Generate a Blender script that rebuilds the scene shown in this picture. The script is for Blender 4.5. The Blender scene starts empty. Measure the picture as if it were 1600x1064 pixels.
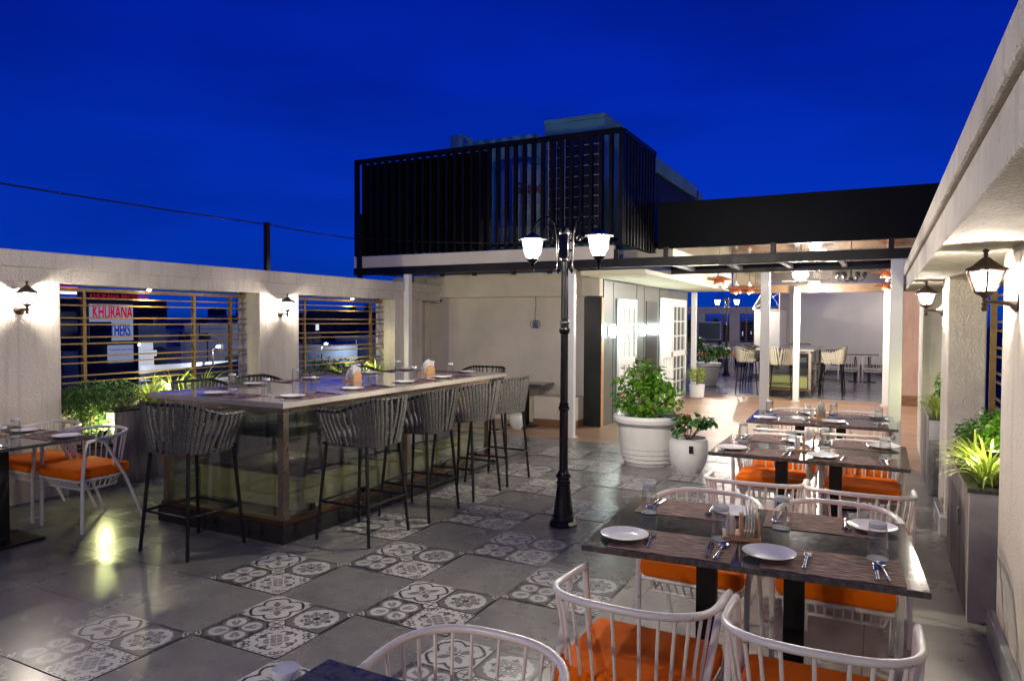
import bpy, bmesh, math, random
import numpy as np
from mathutils import Vector, Matrix
random.seed(7)
rnd = random.Random(11)
PI = math.pi
sc = bpy.context.scene
C = sc.collection
R = math.radians

# ------------------------------------------------------------------ camera
YAW, PITCH, ROLL, EYE = -.4767, .0281, .0045, 1.66
F = Vector((math.sin(YAW)*math.cos(PITCH), math.cos(YAW)*math.cos(PITCH), -math.sin(PITCH)))
R0 = Vector((math.cos(YAW), -math.sin(YAW), 0)); U0 = R0.cross(F)
RR = R0*math.cos(ROLL)+U0*math.sin(ROLL); UU = -R0*math.sin(ROLL)+U0*math.cos(ROLL)
cd = bpy.data.cameras.new('camera'); cam = bpy.data.objects.new('camera', cd); C.objects.link(cam)
M = Matrix((RR, UU, -F)).transposed().to_4x4(); M.translation = (0, 0, EYE)
cam.matrix_world = M
cd.sensor_width = 36; cd.lens = 1113.6/1600*36; cd.clip_start = .05; cd.clip_end = 3000
sc.camera = cam

# ------------------------------------------------------------------ world: dusk sky
w = bpy.data.worlds.new('World'); sc.world = w; w.use_nodes = True
nt = w.node_tree; nt.nodes.clear()
def N(nt, t, **kw):
    n = nt.nodes.new(t)
    for k, v in kw.items():
        if k[0] == '_': setattr(n, k[1:], v)
        else:
            n.inputs[int(k[1:]) if k[0] == 'i' and k[1:].isdigit() else k.replace('__', ' ')].default_value = v
    return n
def ramp(nt, stops, fac=None, interp='LINEAR'):
    r = nt.nodes.new('ShaderNodeValToRGB'); e = r.color_ramp.elements; r.color_ramp.interpolation = interp
    while len(e) < len(stops): e.new(.5)
    for i, (p, c) in enumerate(stops):
        e[i].position = p; e[i].color = (c, c, c, 1) if isinstance(c, (int, float)) else (*c, 1)
    if fac is not None: nt.links.new(fac, r.inputs[0])
    return r
tc = N(nt, 'ShaderNodeTexCoord'); sx = N(nt, 'ShaderNodeSeparateXYZ'); L = nt.links.new
L(tc.outputs['Generated'], sx.inputs[0])
sky = ramp(nt, [(0, (.0004, .003, .03)), (.497, (.0004, .012, .09)), (.505, (.0008, .038, .38)), (.56, (.0005, .030, .44)),
                (.66, (.0004, .016, .36)), (.80, (.0004, .009, .25)), (1, (.0004, .004, .12))])
mz = N(nt, 'ShaderNodeMath', _operation='MULTIPLY_ADD', i1=.5, i2=.5); L(sx.outputs[2], mz.inputs[0])
nz = N(nt, 'ShaderNodeTexNoise', Scale=1.5, Detail=4, Roughness=.5)
mp = N(nt, 'ShaderNodeMapping'); mp.inputs['Scale'].default_value = (1, 1, 4)
L(tc.outputs['Generated'], mp.inputs[0]); L(mp.outputs[0], nz.inputs['Vector'])
rr = ramp(nt, [(.36, .66), (.62, 1.06)], nz.outputs[0])
L(mz.outputs[0], sky.inputs[0])
mul = N(nt, 'ShaderNodeMixRGB', _blend_type='MULTIPLY', Fac=1.0); L(sky.outputs[0], mul.inputs[1]); L(rr.outputs[0], mul.inputs[2])
bg = N(nt, 'ShaderNodeBackground', Strength=1.0); L(mul.outputs[0], bg.inputs[0])
wo = N(nt, 'ShaderNodeOutputWorld'); L(bg.outputs[0], wo.inputs[0])

sc.view_settings.view_transform = 'Standard'; sc.view_settings.look = 'None'
sc.view_settings.exposure = .06; sc.view_settings.gamma = 1
sc.render.engine = 'CYCLES'
cy = sc.cycles
cy.use_denoising = True; cy.max_bounces = 8; cy.diffuse_bounces = 4; cy.glossy_bounces = 4
cy.transmission_bounces = 8; cy.transparent_max_bounces = 16
cy.caustics_reflective = False; cy.caustics_refractive = False; cy.sample_clamp_indirect = 4; cy.blur_glossy = .3

# ------------------------------------------------------------------ materials
def mat(name, col, rough=.5, metal=0, bump=None, var=None, spec=None, emit=None, estr=0, coat=0, scale=1, sheen=0):
    """bump=(noise scale, strength, distortion); var=(scale, darker colour, amount)"""
    m = bpy.data.materials.new(name); m.use_nodes = True; t = m.node_tree
    b = t.nodes['Principled BSDF']; b.inputs['Base Color'].default_value = (*col, 1)
    b.inputs['Roughness'].default_value = rough; b.inputs['Metallic'].default_value = metal
    if spec is not None: b.inputs['Specular IOR Level'].default_value = spec
    if coat: b.inputs['Coat Weight'].default_value = coat; b.inputs['Coat Roughness'].default_value = .1
    if sheen: b.inputs['Sheen Weight'].default_value = sheen
    if emit: b.inputs['Emission Color'].default_value = (*emit, 1); b.inputs['Emission Strength'].default_value = estr
    co = t.nodes.new('ShaderNodeTexCoord')
    if var:
        n = N(t, 'ShaderNodeTexNoise', Scale=var[0], Detail=6, Roughness=.6); t.links.new(co.outputs['Object'], n.inputs['Vector'])
        mx = N(t, 'ShaderNodeMixRGB'); mx.inputs[1].default_value = (*col, 1); mx.inputs[2].default_value = (*var[1], 1)
        rp = ramp(t, [(.38, 0.0), (.68, var[2])], n.outputs[0]); t.links.new(rp.outputs[0], mx.inputs[0])
        t.links.new(mx.outputs[0], b.inputs['Base Color'])
        rp2 = ramp(t, [(.3, max(0.02, rough*.8)), (.7, min(1, rough*1.25))], n.outputs[0]); t.links.new(rp2.outputs[0], b.inputs['Roughness'])
    if bump:
        n2 = N(t, 'ShaderNodeTexNoise', Scale=bump[0], Detail=5, Roughness=.6); n2.inputs['Distortion'].default_value = bump[2] if len(bump) > 2 else 0
        t.links.new(co.outputs['Object'], n2.inputs['Vector'])
        bp = N(t, 'ShaderNodeBump', Strength=bump[1], Distance=.01); t.links.new(n2.outputs[0], bp.inputs['Height']); t.links.new(bp.outputs[0], b.inputs['Normal'])
    return m
def stucco(name, col, worm=0):
    m = mat(name, col, .85, var=(1.3, tuple(c*.72 for c in col), .7)); t = m.node_tree; b = t.nodes['Principled BSDF']
    co = t.nodes.new('ShaderNodeTexCoord')
    n = N(t, 'ShaderNodeTexNoise', Scale=12 if worm else 55, Detail=2, Roughness=.55); n.inputs['Distortion'].default_value = 3.2 if worm else .4
    n3 = N(t, 'ShaderNodeTexNoise', Scale=120, Detail=3)
    t.links.new(co.outputs['Object'], n.inputs['Vector']); t.links.new(co.outputs['Object'], n3.inputs['Vector'])
    r1 = ramp(t, [(.42, .0), (.5, 1.0), (.58, .2)] if worm else [(.3, 0.0), (.7, 1.0)], n.outputs[0])
    ad = N(t, 'ShaderNodeMath', _operation='MULTIPLY_ADD', i1=.18 if worm else .4); t.links.new(n3.outputs[0], ad.inputs[0]); t.links.new(r1.outputs[0], ad.inputs[2])
    mp = t.nodes.new('ShaderNodeMapping'); mp.inputs['Scale'].default_value = (5, 5, .35); t.links.new(co.outputs['Object'], mp.inputs[0])
    ns = N(t, 'ShaderNodeTexNoise', Scale=2.2, Detail=6, Roughness=.7); t.links.new(mp.outputs[0], ns.inputs['Vector'])
    rs = ramp(t, [(.38, .62), (.50, 1.0)], ns.outputs[0]); old = b.inputs['Base Color'].links[0].from_socket
    mm = N(t, 'ShaderNodeMixRGB', _blend_type='MULTIPLY', Fac=.38); t.links.new(old, mm.inputs[1]); t.links.new(rs.outputs[0], mm.inputs[2]); t.links.new(mm.outputs[0], b.inputs['Base Color'])
    bp = N(t, 'ShaderNodeBump', Strength=.6, Distance=.008 if worm else .014); t.links.new(ad.outputs[0], bp.inputs['Height']); t.links.new(bp.outputs[0], b.inputs['Normal'])
    return m
def emis(name, col, s):
    m = bpy.data.materials.new(name); m.use_nodes = True; t = m.node_tree; t.nodes.clear()
    e = N(t, 'ShaderNodeEmission', Strength=s); e.inputs[0].default_value = (*col, 1)
    o = t.nodes.new('ShaderNodeOutputMaterial'); t.links.new(e.outputs[0], o.inputs[0]); return m
def litglass(name, col, s, tr=.55):
    m = emis(name, col, s); t = m.node_tree; e = t.nodes['Emission']; o = t.nodes['Material Output']
    tp = t.nodes.new('ShaderNodeBsdfTransparent'); mx = N(t, 'ShaderNodeMixShader'); mx.inputs[0].default_value = 1-tr
    t.links.new(tp.outputs[0], mx.inputs[1]); t.links.new(e.outputs[0], mx.inputs[2]); t.links.new(mx.outputs[0], o.inputs[0]); return m
def pane(name, tint, gl=.5, rough=.02):
    m = bpy.data.materials.new(name); m.use_nodes = True; t = m.node_tree; t.nodes.clear()
    tp = t.nodes.new('ShaderNodeBsdfTransparent'); tp.inputs[0].default_value = (*tint, 1)
    g = N(t, 'ShaderNodeBsdfGlossy'); g.inputs['Roughness'].default_value = rough
    fr = N(t, 'ShaderNodeFresnel', IOR=1.5); mu = N(t, 'ShaderNodeMath', _operation='MULTIPLY_ADD', i1=gl*2, i2=.03); t.links.new(fr.outputs[0], mu.inputs[0])
    mx = N(t, 'ShaderNodeMixShader'); t.links.new(mu.outputs[0], mx.inputs[0]); t.links.new(tp.outputs[0], mx.inputs[1]); t.links.new(g.outputs[0], mx.inputs[2])
    o = t.nodes.new('ShaderNodeOutputMaterial'); t.links.new(mx.outputs[0], o.inputs[0]); return m
def leafmat(name, cols, rough=.45, transl=.25):
    m = mat(name, cols[0], rough); t = m.node_tree; b = t.nodes['Principled BSDF']
    g = t.nodes.new('ShaderNodeNewGeometry')
    r = ramp(t, [(i/(len(cols)-1), c) for i, c in enumerate(cols)], g.outputs['Random Per Island'])
    t.links.new(r.outputs[0], b.inputs['Base Color'])
    tl = t.nodes.new('ShaderNodeBsdfTranslucent'); t.links.new(r.outputs[0], tl.inputs[0])
    mx = N(t, 'ShaderNodeMixShader'); mx.inputs[0].default_value = transl
    t.links.new(b.outputs[0], mx.inputs[1]); t.links.new(tl.outputs[0], mx.inputs[2]); t.links.new(mx.outputs[0], t.nodes['Material Output'].inputs[0]); return m
def bricks(name, bw, rh, mortar, c1, c2, cm, rough, offs=(0, 0), rotz=0, grain=None, bumpd=.002, rvar=.0, freq=2, off=.5, rcol=.3, spec=.5):
    m = mat(name, c1, rough); t = m.node_tree; b = t.nodes['Principled BSDF']; b.inputs['Specular IOR Level'].default_value = spec
    g = t.nodes.new('ShaderNodeNewGeometry'); mp = t.nodes.new('ShaderNodeMapping'); mp.inputs['Location'].default_value = (offs[0], offs[1], 0)
    mp.inputs['Rotation'].default_value = (0, 0, rotz); t.links.new(g.outputs['Position'], mp.inputs[0])
    br = N(t, 'ShaderNodeTexBrick'); br.offset = off; br.offset_frequency = freq; br.squash = 1
    br.inputs['Scale'].default_value = 1; br.inputs['Mortar Size'].default_value = mortar; br.inputs['Mortar Smooth'].default_value = .1
    br.inputs['Brick Width'].default_value = bw; br.inputs['Row Height'].default_value = rh; br.inputs['Bias'].default_value = 0
    br.inputs['Color1'].default_value = (*c1, 1); br.inputs['Color2'].default_value = (*c2, 1); br.inputs['Mortar'].default_value = (*cm, 1)
    t.links.new(mp.outputs[0], br.inputs['Vector'])
    mp2 = t.nodes.new('ShaderNodeMapping'); mp2.inputs['Scale'].default_value = grain or (1, 1, 1); t.links.new(g.outputs['Position'], mp2.inputs[0])
    n = N(t, 'ShaderNodeTexNoise', Scale=3.0, Detail=8, Roughness=.62); t.links.new(mp2.outputs[0], n.inputs['Vector'])
    rp = ramp(t, [(.3, 1-rcol), (.7, 1+rcol*.6)], n.outputs[0])
    mx = N(t, 'ShaderNodeMixRGB', _blend_type='MULTIPLY', Fac=1.0); t.links.new(br.outputs[0], mx.inputs[1]); t.links.new(rp.outputs[0], mx.inputs[2])
    t.links.new(mx.outputs[0], b.inputs['Base Color'])
    n4 = N(t, 'ShaderNodeTexNoise', Scale=1.7, Detail=7, Roughness=.7); t.links.new(g.outputs['Position'], n4.inputs['Vector'])
    r2 = ramp(t, [(.3, max(.03, rough-rvar)), (.7, rough+rvar)], n4.outputs[0]); t.links.new(r2.outputs[0], b.inputs['Roughness'])
    bp = N(t, 'ShaderNodeBump', Strength=.6, Distance=bumpd); bp.invert = True
    t.links.new(br.outputs['Fac'], bp.inputs['Height']); t.links.new(bp.outputs[0], b.inputs['Normal'])
    return m

GX, GY, TS = -3.196, 2.528, .6           # tile grid origin and tile size
m_tile = bricks('grey_floor_tile', .6, .6, .0022, (.17, .165, .16), (.20, .195, .185), (.05, .048, .045), .27, (-GX, -GY), off=0, rvar=.08, rcol=.28)
m_tile_big = bricks('large_grey_floor_tile', 1.2, .6, .003, (.15, .148, .15), (.18, .175, .175), (.04, .04, .04), .24, (-GX+.3, -GY), off=.0, rvar=.1, rcol=.35)
m_tile_aisle = bricks('aisle_floor_tile', 1.2, .6, .003, (.25, .24, .22), (.29, .27, .25), (.07, .065, .06), .30, (-GY, .05), rotz=PI/2, off=.0, rvar=.08, rcol=.3)
m_wood = bricks('wood_plank_tile', 1.2, .2, .002, (.27, .16, .095), (.36, .225, .14), (.12, .07, .045), .36, (0, 0), grain=(2.0, 26, 1), off=.37, rvar=.05, rcol=.42)
m_terrace = bricks('far_terrace_tile', .6, .6, .002, (.17, .175, .19), (.19, .195, .21), (.08, .08, .09), .22, (0, 0), off=0, rvar=.08)
m_wall = stucco('white_textured_stucco', (.66, .605, .53), 1)
m_beam = stucco('white_rough_render', (.60, .555, .50), 0)
m_build = mat('cream_plaster_wall', (.64, .58, .49), .8, bump=(40, .1), var=(1.2, (.44, .41, .36), .6))
m_white = mat('white_painted_steel', (.72, .72, .70), .32, var=(3, (.6, .58, .55), .3))
m_chair = mat('white_chair_enamel', (.78, .755, .71), .30, var=(9, (.62, .58, .55), .25))
_t = m_chair.node_tree; _b = _t.nodes['Principled BSDF']; _co = _t.nodes.new('ShaderNodeTexCoord')
_n = N(_t, 'ShaderNodeTexNoise', Scale=55, Detail=3); _t.links.new(_co.outputs['Object'], _n.inputs['Vector']); _r = ramp(_t, [(.70, 0.0), (.73, 1.0)], _n.outputs[0])
_m = N(_t, 'ShaderNodeMixRGB'); _m.inputs[2].default_value = (.20, .08, .03, 1); _t.links.new(_r.outputs[0], _m.inputs[0])
_t.links.new(_b.inputs['Base Color'].links[0].from_socket, _m.inputs[1]); _t.links.new(_m.outputs[0], _b.inputs['Base Color'])
m_orange = mat('orange_seat_fabric', (.95, .185, .003), .9, bump=(300, .35), var=(6, (.80, .13, .002), .5), spec=.2)
m_black = mat('black_powder_coated_metal', (.004, .004, .0045), .42, var=(6, (.014, .013, .013), .4), spec=.3)
m_blackgloss = mat('glossy_black_metal', (.006, .006, .007), .24, var=(5, (.012, .012, .012), .3), spec=.4)
m_slat = mat('black_slat_metal', (.003, .003, .004), .4, var=(5, (.007, .007, .008), .3), spec=.18)
m_rope = mat('grey_woven_rope', (.042, .042, .043), .9, bump=(220, 1.0, 1.5), var=(130, (.40, .39, .36), .75), spec=.15)
m_ropec = mat('cream_woven_rope', (.66, .60, .46), .9, bump=(160, .9), var=(120, (.45, .40, .30), .6))
m_marble = mat('cream_marble_top', (.42, .39, .345), .045, var=(1.7, (.29, .255, .23), .9))
m_granite = mat('dark_granite_top', (.04, .038, .036), .09, var=(45, (.12, .115, .105), .75))
m_blackstone = mat('black_granite_plinth', (.012, .012, .012), .16, var=(30, (.03, .03, .03), .4))
m_steel = mat('brushed_steel', (.42, .36, .30), .3, 1.0, var=(30, (.25, .2, .16), .6))
m_chrome = mat('polished_cutlery_steel', (.75, .75, .77), .1, 1.0)
m_copper = mat('copper_lamp_shade', (.80, .27, .13), .3, .75)
m_gold = mat('golden_painted_grille', (.23, .14, .04), .5, .2, var=(12, (.12, .07, .02), .6))
m_lantern = mat('bronze_brown_cast_metal', (.10, .065, .05), .42, .3, var=(20, (.04, .03, .025), .5))
m_china = mat('white_china', (.82, .82, .82), .12)
m_napkin = mat('white_paper_napkin', (.85, .84, .83), .9)
_t = m_napkin.node_tree; _tl = _t.nodes.new('ShaderNodeBsdfTranslucent'); _tl.inputs[0].default_value = (.95, .94, .92, 1); _mx = N(_t, 'ShaderNodeMixShader'); _mx.inputs[0].default_value = .5
_t.links.new(_t.nodes['Principled BSDF'].outputs[0], _mx.inputs[1]); _t.links.new(_tl.outputs[0], _mx.inputs[2]); _t.links.new(_mx.outputs[0], _t.nodes['Material Output'].inputs[0])
m_oak = mat('light_wood', (.50, .27, .12), .5, var=(25, (.36, .18, .08), .6))
m_pot = mat('white_glazed_pot', (.70, .70, .69), .35, bump=(160, .25), var=(60, (.58, .58, .58), .5))
m_potg = mat('grey_plastic_pot', (.45, .43, .42), .5)
m_soil = mat('dark_potting_soil', (.03, .02, .014), .95, bump=(60, 1))
m_bark = mat('brown_bark', (.14, .09, .055), .9, bump=(60, .6))
m_dark = mat('black_wall_panel', (.006, .008, .009), .35, var=(1, (.012, .015, .014), .5))
m_green = mat('dark_green_grey_cladding', (.060, .068, .062), .38, var=(1.0, (.10, .11, .10), .6))
m_door = mat('white_door_paint', (.78, .78, .76), .3)
m_soffit = mat('white_ceiling_board', (.74, .69, .52), .7)
m_ceil = mat('polished_mirror_ceiling', (.46, .41, .36), .06, .9)
m_fascia = mat('black_fascia_sheet', (.003, .0035, .005), .5, spec=.12)
m_teal = mat('teal_grey_render', (.22, .58, .52), .7, var=(1.2, (.07, .14, .17), .7))
m_pink = stucco('pale_pink_stucco', (.66, .47, .40), 0)
m_far = mat('far_grey_wall_paint', (.68, .66, .62), .75, var=(.8, (.56, .55, .56), .7))
m_skirt = mat('brown_tile_skirting', (.20, .10, .05), .35)
m_red = mat('red_enamel', (.65, .015, .015), .35)
m_glassy = pane('greenish_cabinet_glass', (.93, .965, .93), .3)
m_winglass = pane('dark_door_glass', (.25, .27, .27), .7)
m_trough = mat('pale_yellow_sand_trough', (.88, .80, .34), .7, var=(3, (.70, .62, .24), .6))
m_copperband = mat('tarnished_copper_trim', (.16, .085, .05), .35, .8, var=(9, (.08, .05, .04), .8))
m_spider = leafmat('variegated_spider_leaf', [(.28, .42, .04), (.58, .64, .14), (.36, .50, .06), (.66, .72, .28)], .4, .3)
m_bush = leafmat('small_green_leaf', [(.035, .10, .015), (.07, .17, .03), (.12, .24, .05)], .4, .2)
m_bush2 = leafmat('bright_green_leaf', [(.06, .20, .012), (.12, .33, .02), (.22, .42, .04)], .4, .3)
m_bush3 = leafmat('yellow_green_leaf', [(.20, .30, .02), (.45, .48, .06), (.14, .26, .02)], .4, .3)
m_bush4 = leafmat('deep_green_broad_leaf', [(.02, .10, .01), (.05, .17, .02)], .3, .15)
m_flower = mat('red_flower_petal', (.50, .02, .01), .5)
m_pinkf = mat('pink_petal', (.75, .10, .25), .5)
m_lit = litglass('lit_lantern_glass', (1, .95, .86), 7, .6)
m_bulb = emis('lantern_bulb', (1, .93, .82), 60)
m_led = emis('small_led', (1, .93, .75), 90)

def mat_mat():
    m = mat('woven_brown_vinyl', (.13, .085, .08), .8, spec=.15); t = m.node_tree; b = t.nodes['Principled BSDF']
    co = t.nodes.new('ShaderNodeTexCoord'); mp = t.nodes.new('ShaderNodeMapping'); mp.inputs['Scale'].default_value = (9, 85, 1)
    t.links.new(co.outputs['Object'], mp.inputs[0]); n = N(t, 'ShaderNodeTexNoise', Scale=1.6, Detail=2); t.links.new(mp.outputs[0], n.inputs['Vector'])
    r = ramp(t, [(.38, (.055, .028, .026)), (.50, (.13, .072, .066)), (.66, (.30, .20, .18))], n.outputs[0]); t.links.new(r.outputs[0], b.inputs['Base Color'])
    bp = N(t, 'ShaderNodeBump', Strength=.5, Distance=.002); t.links.new(n.outputs[0], bp.inputs['Height']); t.links.new(bp.outputs[0], b.inputs['Normal']); return m
m_mat = mat_mat()
def mat_cladding():
    m = mat('planter_stone_cladding', (.3, .3, .3), .5); t = m.node_tree; b = t.nodes['Principled BSDF']
    g = t.nodes.new('ShaderNodeNewGeometry'); s = t.nodes.new('ShaderNodeSeparateXYZ'); t.links.new(g.outputs['Position'], s.inputs[0])
    d = N(t, 'ShaderNodeMath', _operation='MULTIPLY', i1=7.5); t.links.new(s.outputs[1], d.inputs[0])
    f = N(t, 'ShaderNodeMath', _operation='FLOOR'); t.links.new(d.outputs[0], f.inputs[0])
    wn = N(t, 'ShaderNodeTexWhiteNoise'); wn.noise_dimensions = '1D'; t.links.new(f.outputs[0], wn.inputs['W'])
    r = ramp(t, [(0, (.13, .12, .11)), (.35, (.30, .27, .25)), (.6, (.20, .17, .15)), (1, (.40, .38, .37))], wn.outputs[0])
    n = N(t, 'ShaderNodeTexNoise', Scale=9, Detail=6); mp = t.nodes.new('ShaderNodeMapping'); mp.inputs['Scale'].default_value = (4, 4, .6)
    t.links.new(g.outputs['Position'], mp.inputs[0]); t.links.new(mp.outputs[0], n.inputs['Vector'])
    rp = ramp(t, [(.3, .65), (.7, 1.2)], n.outputs[0]); mx = N(t, 'ShaderNodeMixRGB', _blend_type='MULTIPLY', Fac=1.0)
    t.links.new(r.outputs[0], mx.inputs[1]); t.links.new(rp.outputs[0], mx.inputs[2]); t.links.new(mx.outputs[0], b.inputs['Base Color']); return m
m_clad = mat_cladding()
m_clad_end = mat('grey_marble_planter_end', (.52, .52, .52), .3, var=(3, (.22, .22, .22), .7))
def real_glass():
    m = bpy.data.materials.new('clear_drinking_glass'); m.use_nodes = True; t = m.node_tree; t.nodes.clear()
    tp = t.nodes.new('ShaderNodeBsdfTransparent'); tp.inputs[0].default_value = (.97, .985, .98, 1)
    g = N(t, 'ShaderNodeBsdfGlossy'); g.inputs['Roughness'].default_value = .03
    d = t.nodes.new('ShaderNodeBsdfRefraction'); d.inputs['IOR'].default_value = 1.25; d.inputs['Roughness'].default_value = .0
    lw = N(t, 'ShaderNodeLayerWeight', Blend=.35); r = ramp(t, [(.0, .07), (.35, .14), (.65, .45), (.9, .95)], lw.outputs['Facing'])
    mx = t.nodes.new('ShaderNodeMixShader'); t.links.new(r.outputs[0], mx.inputs[0]); t.links.new(tp.outputs[0], mx.inputs[1]); t.links.new(g.outputs[0], mx.inputs[2])
    o = t.nodes.new('ShaderNodeOutputMaterial'); t.links.new(mx.outputs[0], o.inputs[0]); return m
m_glass = real_glass()
m_glassb = mat('thick_clear_glass', (.95, .97, 1), .02); m_glassb.node_tree.nodes['Principled BSDF'].inputs['Transmission Weight'].default_value = .45

# ------------------------------------------------------------------ mesh helpers
class MB:
    def __init__(s): s.v = []; s.f = []; s.mi = []
    def add(s, vs, fs, mi=0):
        o = len(s.v); s.v += [tuple(p) for p in vs]; s.f += [tuple(i+o for i in f) for f in fs]; s.mi += [mi]*len(fs); return s
    def box(s, x0, x1, y0, y1, z0, z1, mi=0):
        return s.add([(x0,y0,z0),(x1,y0,z0),(x1,y1,z0),(x0,y1,z0),(x0,y0,z1),(x1,y0,z1),(x1,y1,z1),(x0,y1,z1)],
                     [(0,3,2,1),(4,5,6,7),(0,1,5,4),(1,2,6,5),(2,3,7,6),(3,0,4,7)], mi)
    def bar(s, a, b, w, h, mi=0):
        a, b = Vector(a), Vector(b); d = (b-a).normalized(); up = Vector((0,0,1)) if abs(d.z) < .95 else Vector((0,1,0))
        x = d.cross(up).normalized()*w/2; y = x.cross(d).normalized()*h/2
        return s.add([a-x-y,a+x-y,a+x+y,a-x+y,b-x-y,b+x-y,b+x+y,b-x+y],[(0,1,2,3),(7,6,5,4),(0,4,5,1),(1,5,6,2),(2,6,7,3),(3,7,4,0)], mi)
    def tube(s, pts, r, seg=8, mi=0, cap=True, closed=False, flat=1):
        pts = [Vector(p) for p in pts]; n = len(pts); rs = r if isinstance(r, (list, tuple)) else [r]*n
        vs = []; prev = None
        for i, p in enumerate(pts):
            if closed: d = pts[(i+1) % n]-pts[i-1]
            else: d = pts[min(i+1, n-1)]-pts[max(i-1, 0)]
            d.normalize()
            if prev is None:
                up = Vector((0,0,1)) if abs(d.z) < .9 else Vector((0,1,0)); x = d.cross(up).normalized()
            else: x = (prev-d*prev.dot(d)).normalized()
            prev = x; y = x.cross(d)
            for k in range(seg):
                a = 2*PI*k/seg; vs.append(p+x*math.cos(a)*rs[i]+y*math.sin(a)*rs[i]*flat)
        fs = []
        for i in range(n if closed else n-1):
            j = (i+1) % n
            for k in range(seg):
                l = (k+1) % seg; fs.append((i*seg+k, i*seg+l, j*seg+l, j*seg+k))
        if cap and not closed: fs += [tuple(range(seg))[::-1], tuple((n-1)*seg+k for k in range(seg))]
        return s.add(vs, fs, mi)
    def lathe(s, prof, c=(0,0,0), seg=24, mi=0, rot=0, sq=1):
        vs = []; n = len(prof)
        for r, z in prof:
            for k in range(seg):
                a = 2*PI*k/seg+rot; vs.append((c[0]+math.cos(a)*r, c[1]+math.sin(a)*r*sq, c[2]+z))
        fs = []
        for i in range(n-1):
            for k in range(seg):
                l = (k+1) % seg; fs.append((i*seg+k, i*seg+l, (i+1)*seg+l, (i+1)*seg+k))
        if prof[0][0] > 1e-5: fs.append(tuple(range(seg))[::-1])
        if prof[-1][0] > 1e-5: fs.append(tuple((n-1)*seg+k for k in range(seg)))
        return s.add(vs, fs, mi)
    def build(s, name, m, parent=None, smooth=False, bevel=0, loc=None, subsurf=0, ang=40):
        me = bpy.data.meshes.new(name); me.from_pydata(s.v, [], s.f)
        for mm in (m if isinstance(m, (list, tuple)) else [m]): me.materials.append(mm)
        if any(s.mi): me.polygons.foreach_set('material_index', s.mi)
        me.validate(); me.update()
        if smooth:
            me.polygons.foreach_set('use_smooth', [True]*len(me.polygons))
            if smooth != 'all': me.set_sharp_from_angle(angle=R(ang))
        o = bpy.data.objects.new(name, me); C.objects.link(o)
        if parent: o.parent = parent
        if loc: o.location = loc
        if bevel:
            b = o.modifiers.new('bevel', 'BEVEL'); b.width = bevel; b.segments = 2; b.limit_method = 'ANGLE'; b.angle_limit = R(40)
        if subsurf:
            q = o.modifiers.new('sub', 'SUBSURF'); q.levels = q.render_levels = subsurf
        return o
def tag(o, label=None, cat=None, group=None, kind=None):
    if label: o['label'] = label
    if cat: o['category'] = cat
    if group: o['group'] = group
    if kind: o['kind'] = kind
    return o
def thing(name, loc, label, cat, group=None, rz=0):
    o = bpy.data.objects.new(name, None); C.objects.link(o); o.location = loc; o.rotation_euler = (0, 0, rz); o.empty_display_size = .1
    return tag(o, label, cat, group)
def offset(mb, o):        # world-coordinate mesh into a thing's local space
    mb.v = [(x-o[0], y-o[1], z-o[2]) for x, y, z in mb.v]; return mb
def wpart(name, mb, m, parent, **k):
    return offset(mb, parent.location).build(name, m, parent, **k)
def copy_tree(o, parent=None):
    c = o.copy(); C.objects.link(c); c.parent = parent
    for ch in list(o.children): copy_tree(ch, c)
    return c
def inst(proto, first, loc, rz, label, group=None):
    o = proto if first else copy_tree(proto)
    o.location = loc; o.rotation_euler = (0, 0, rz); o['label'] = label
    if group: o['group'] = group
    return o
def structure(o): o['kind'] = 'structure'; return o
KL = 3.9
def lamp(name, parent, loc, e, col=(1, .9, .76), r=.04, typ='POINT', **k):
    l = bpy.data.lights.new(name, typ); l.energy = e*KL; l.color = col
    if typ in ('POINT', 'SPOT'): l.shadow_soft_size = r
    for a, b in k.items(): setattr(l, a, b)
    o = bpy.data.objects.new(name, l); C.objects.link(o); o.parent = parent; o.location = loc; return o
def text(name, s, size, loc, rot, m, parent=None, ext=.004, align='CENTER', bold=0):
    cu = bpy.data.curves.new(name, 'FONT'); cu.body = s; cu.size = size; cu.extrude = ext; cu.align_x = align; cu.align_y = 'CENTER'; cu.offset = bold
    cu.materials.append(m); tmp = bpy.data.objects.new(name+'_curve', cu); C.objects.link(tmp); bpy.context.view_layer.update()
    me = bpy.data.meshes.new_from_object(tmp); bpy.data.objects.remove(tmp); me.name = name
    o = bpy.data.objects.new(name, me); C.objects.link(o); o.location = loc; o.rotation_euler = rot
    if parent: o.parent = parent
    return o

# ------------------------------------------------------------------ ground, floors
structure(MB().add([(-2500,-2500,-15),(2500,-2500,-15),(2500,2500,-15),(-2500,2500,-15)], [(0,1,2,3)]).build('ground', mat('dark_city_ground', (.02, .025, .03), .9, var=(.02, (.05, .05, .05), .6))))
structure(MB().box(-7.6, 1.2, -4, 26, -15, -.02).build('roof_slab', mat('concrete_slab', (.3, .3, .3), .9)))
XA, XB, YW, YF = GX-.6, GX+3*.6, 9.128, 16.6
structure(MB().add([(XA,-4,0),(XB,-4,0),(XB,YW,0),(XA,YW,0)], [(0,1,2,3)]).build('floor', m_tile))
structure(MB().add([(-7.3,-4,0),(XA,-4,0),(XA,YW,0),(-7.3,YW,0)], [(0,1,2,3)]).build('side_floor', m_tile_big))
structure(MB().add([(XB,-4,0),(1.1,-4,0),(1.1,YW,0),(XB,YW,0)], [(0,1,2,3)]).build('aisle_floor', m_tile_aisle))
structure(MB().add([(-7.3,YW,.0),(1.1,YW,0),(1.1,YF,0),(-7.3,YF,0)], [(0,1,2,3)]).build('wood_floor', m_wood))
structure(MB().add([(-14,YF,0),(1.1,YF,0),(1.1,31,0),(-14,31,0)], [(0,1,2,3)]).build('terrace_floor', m_terrace))

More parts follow.
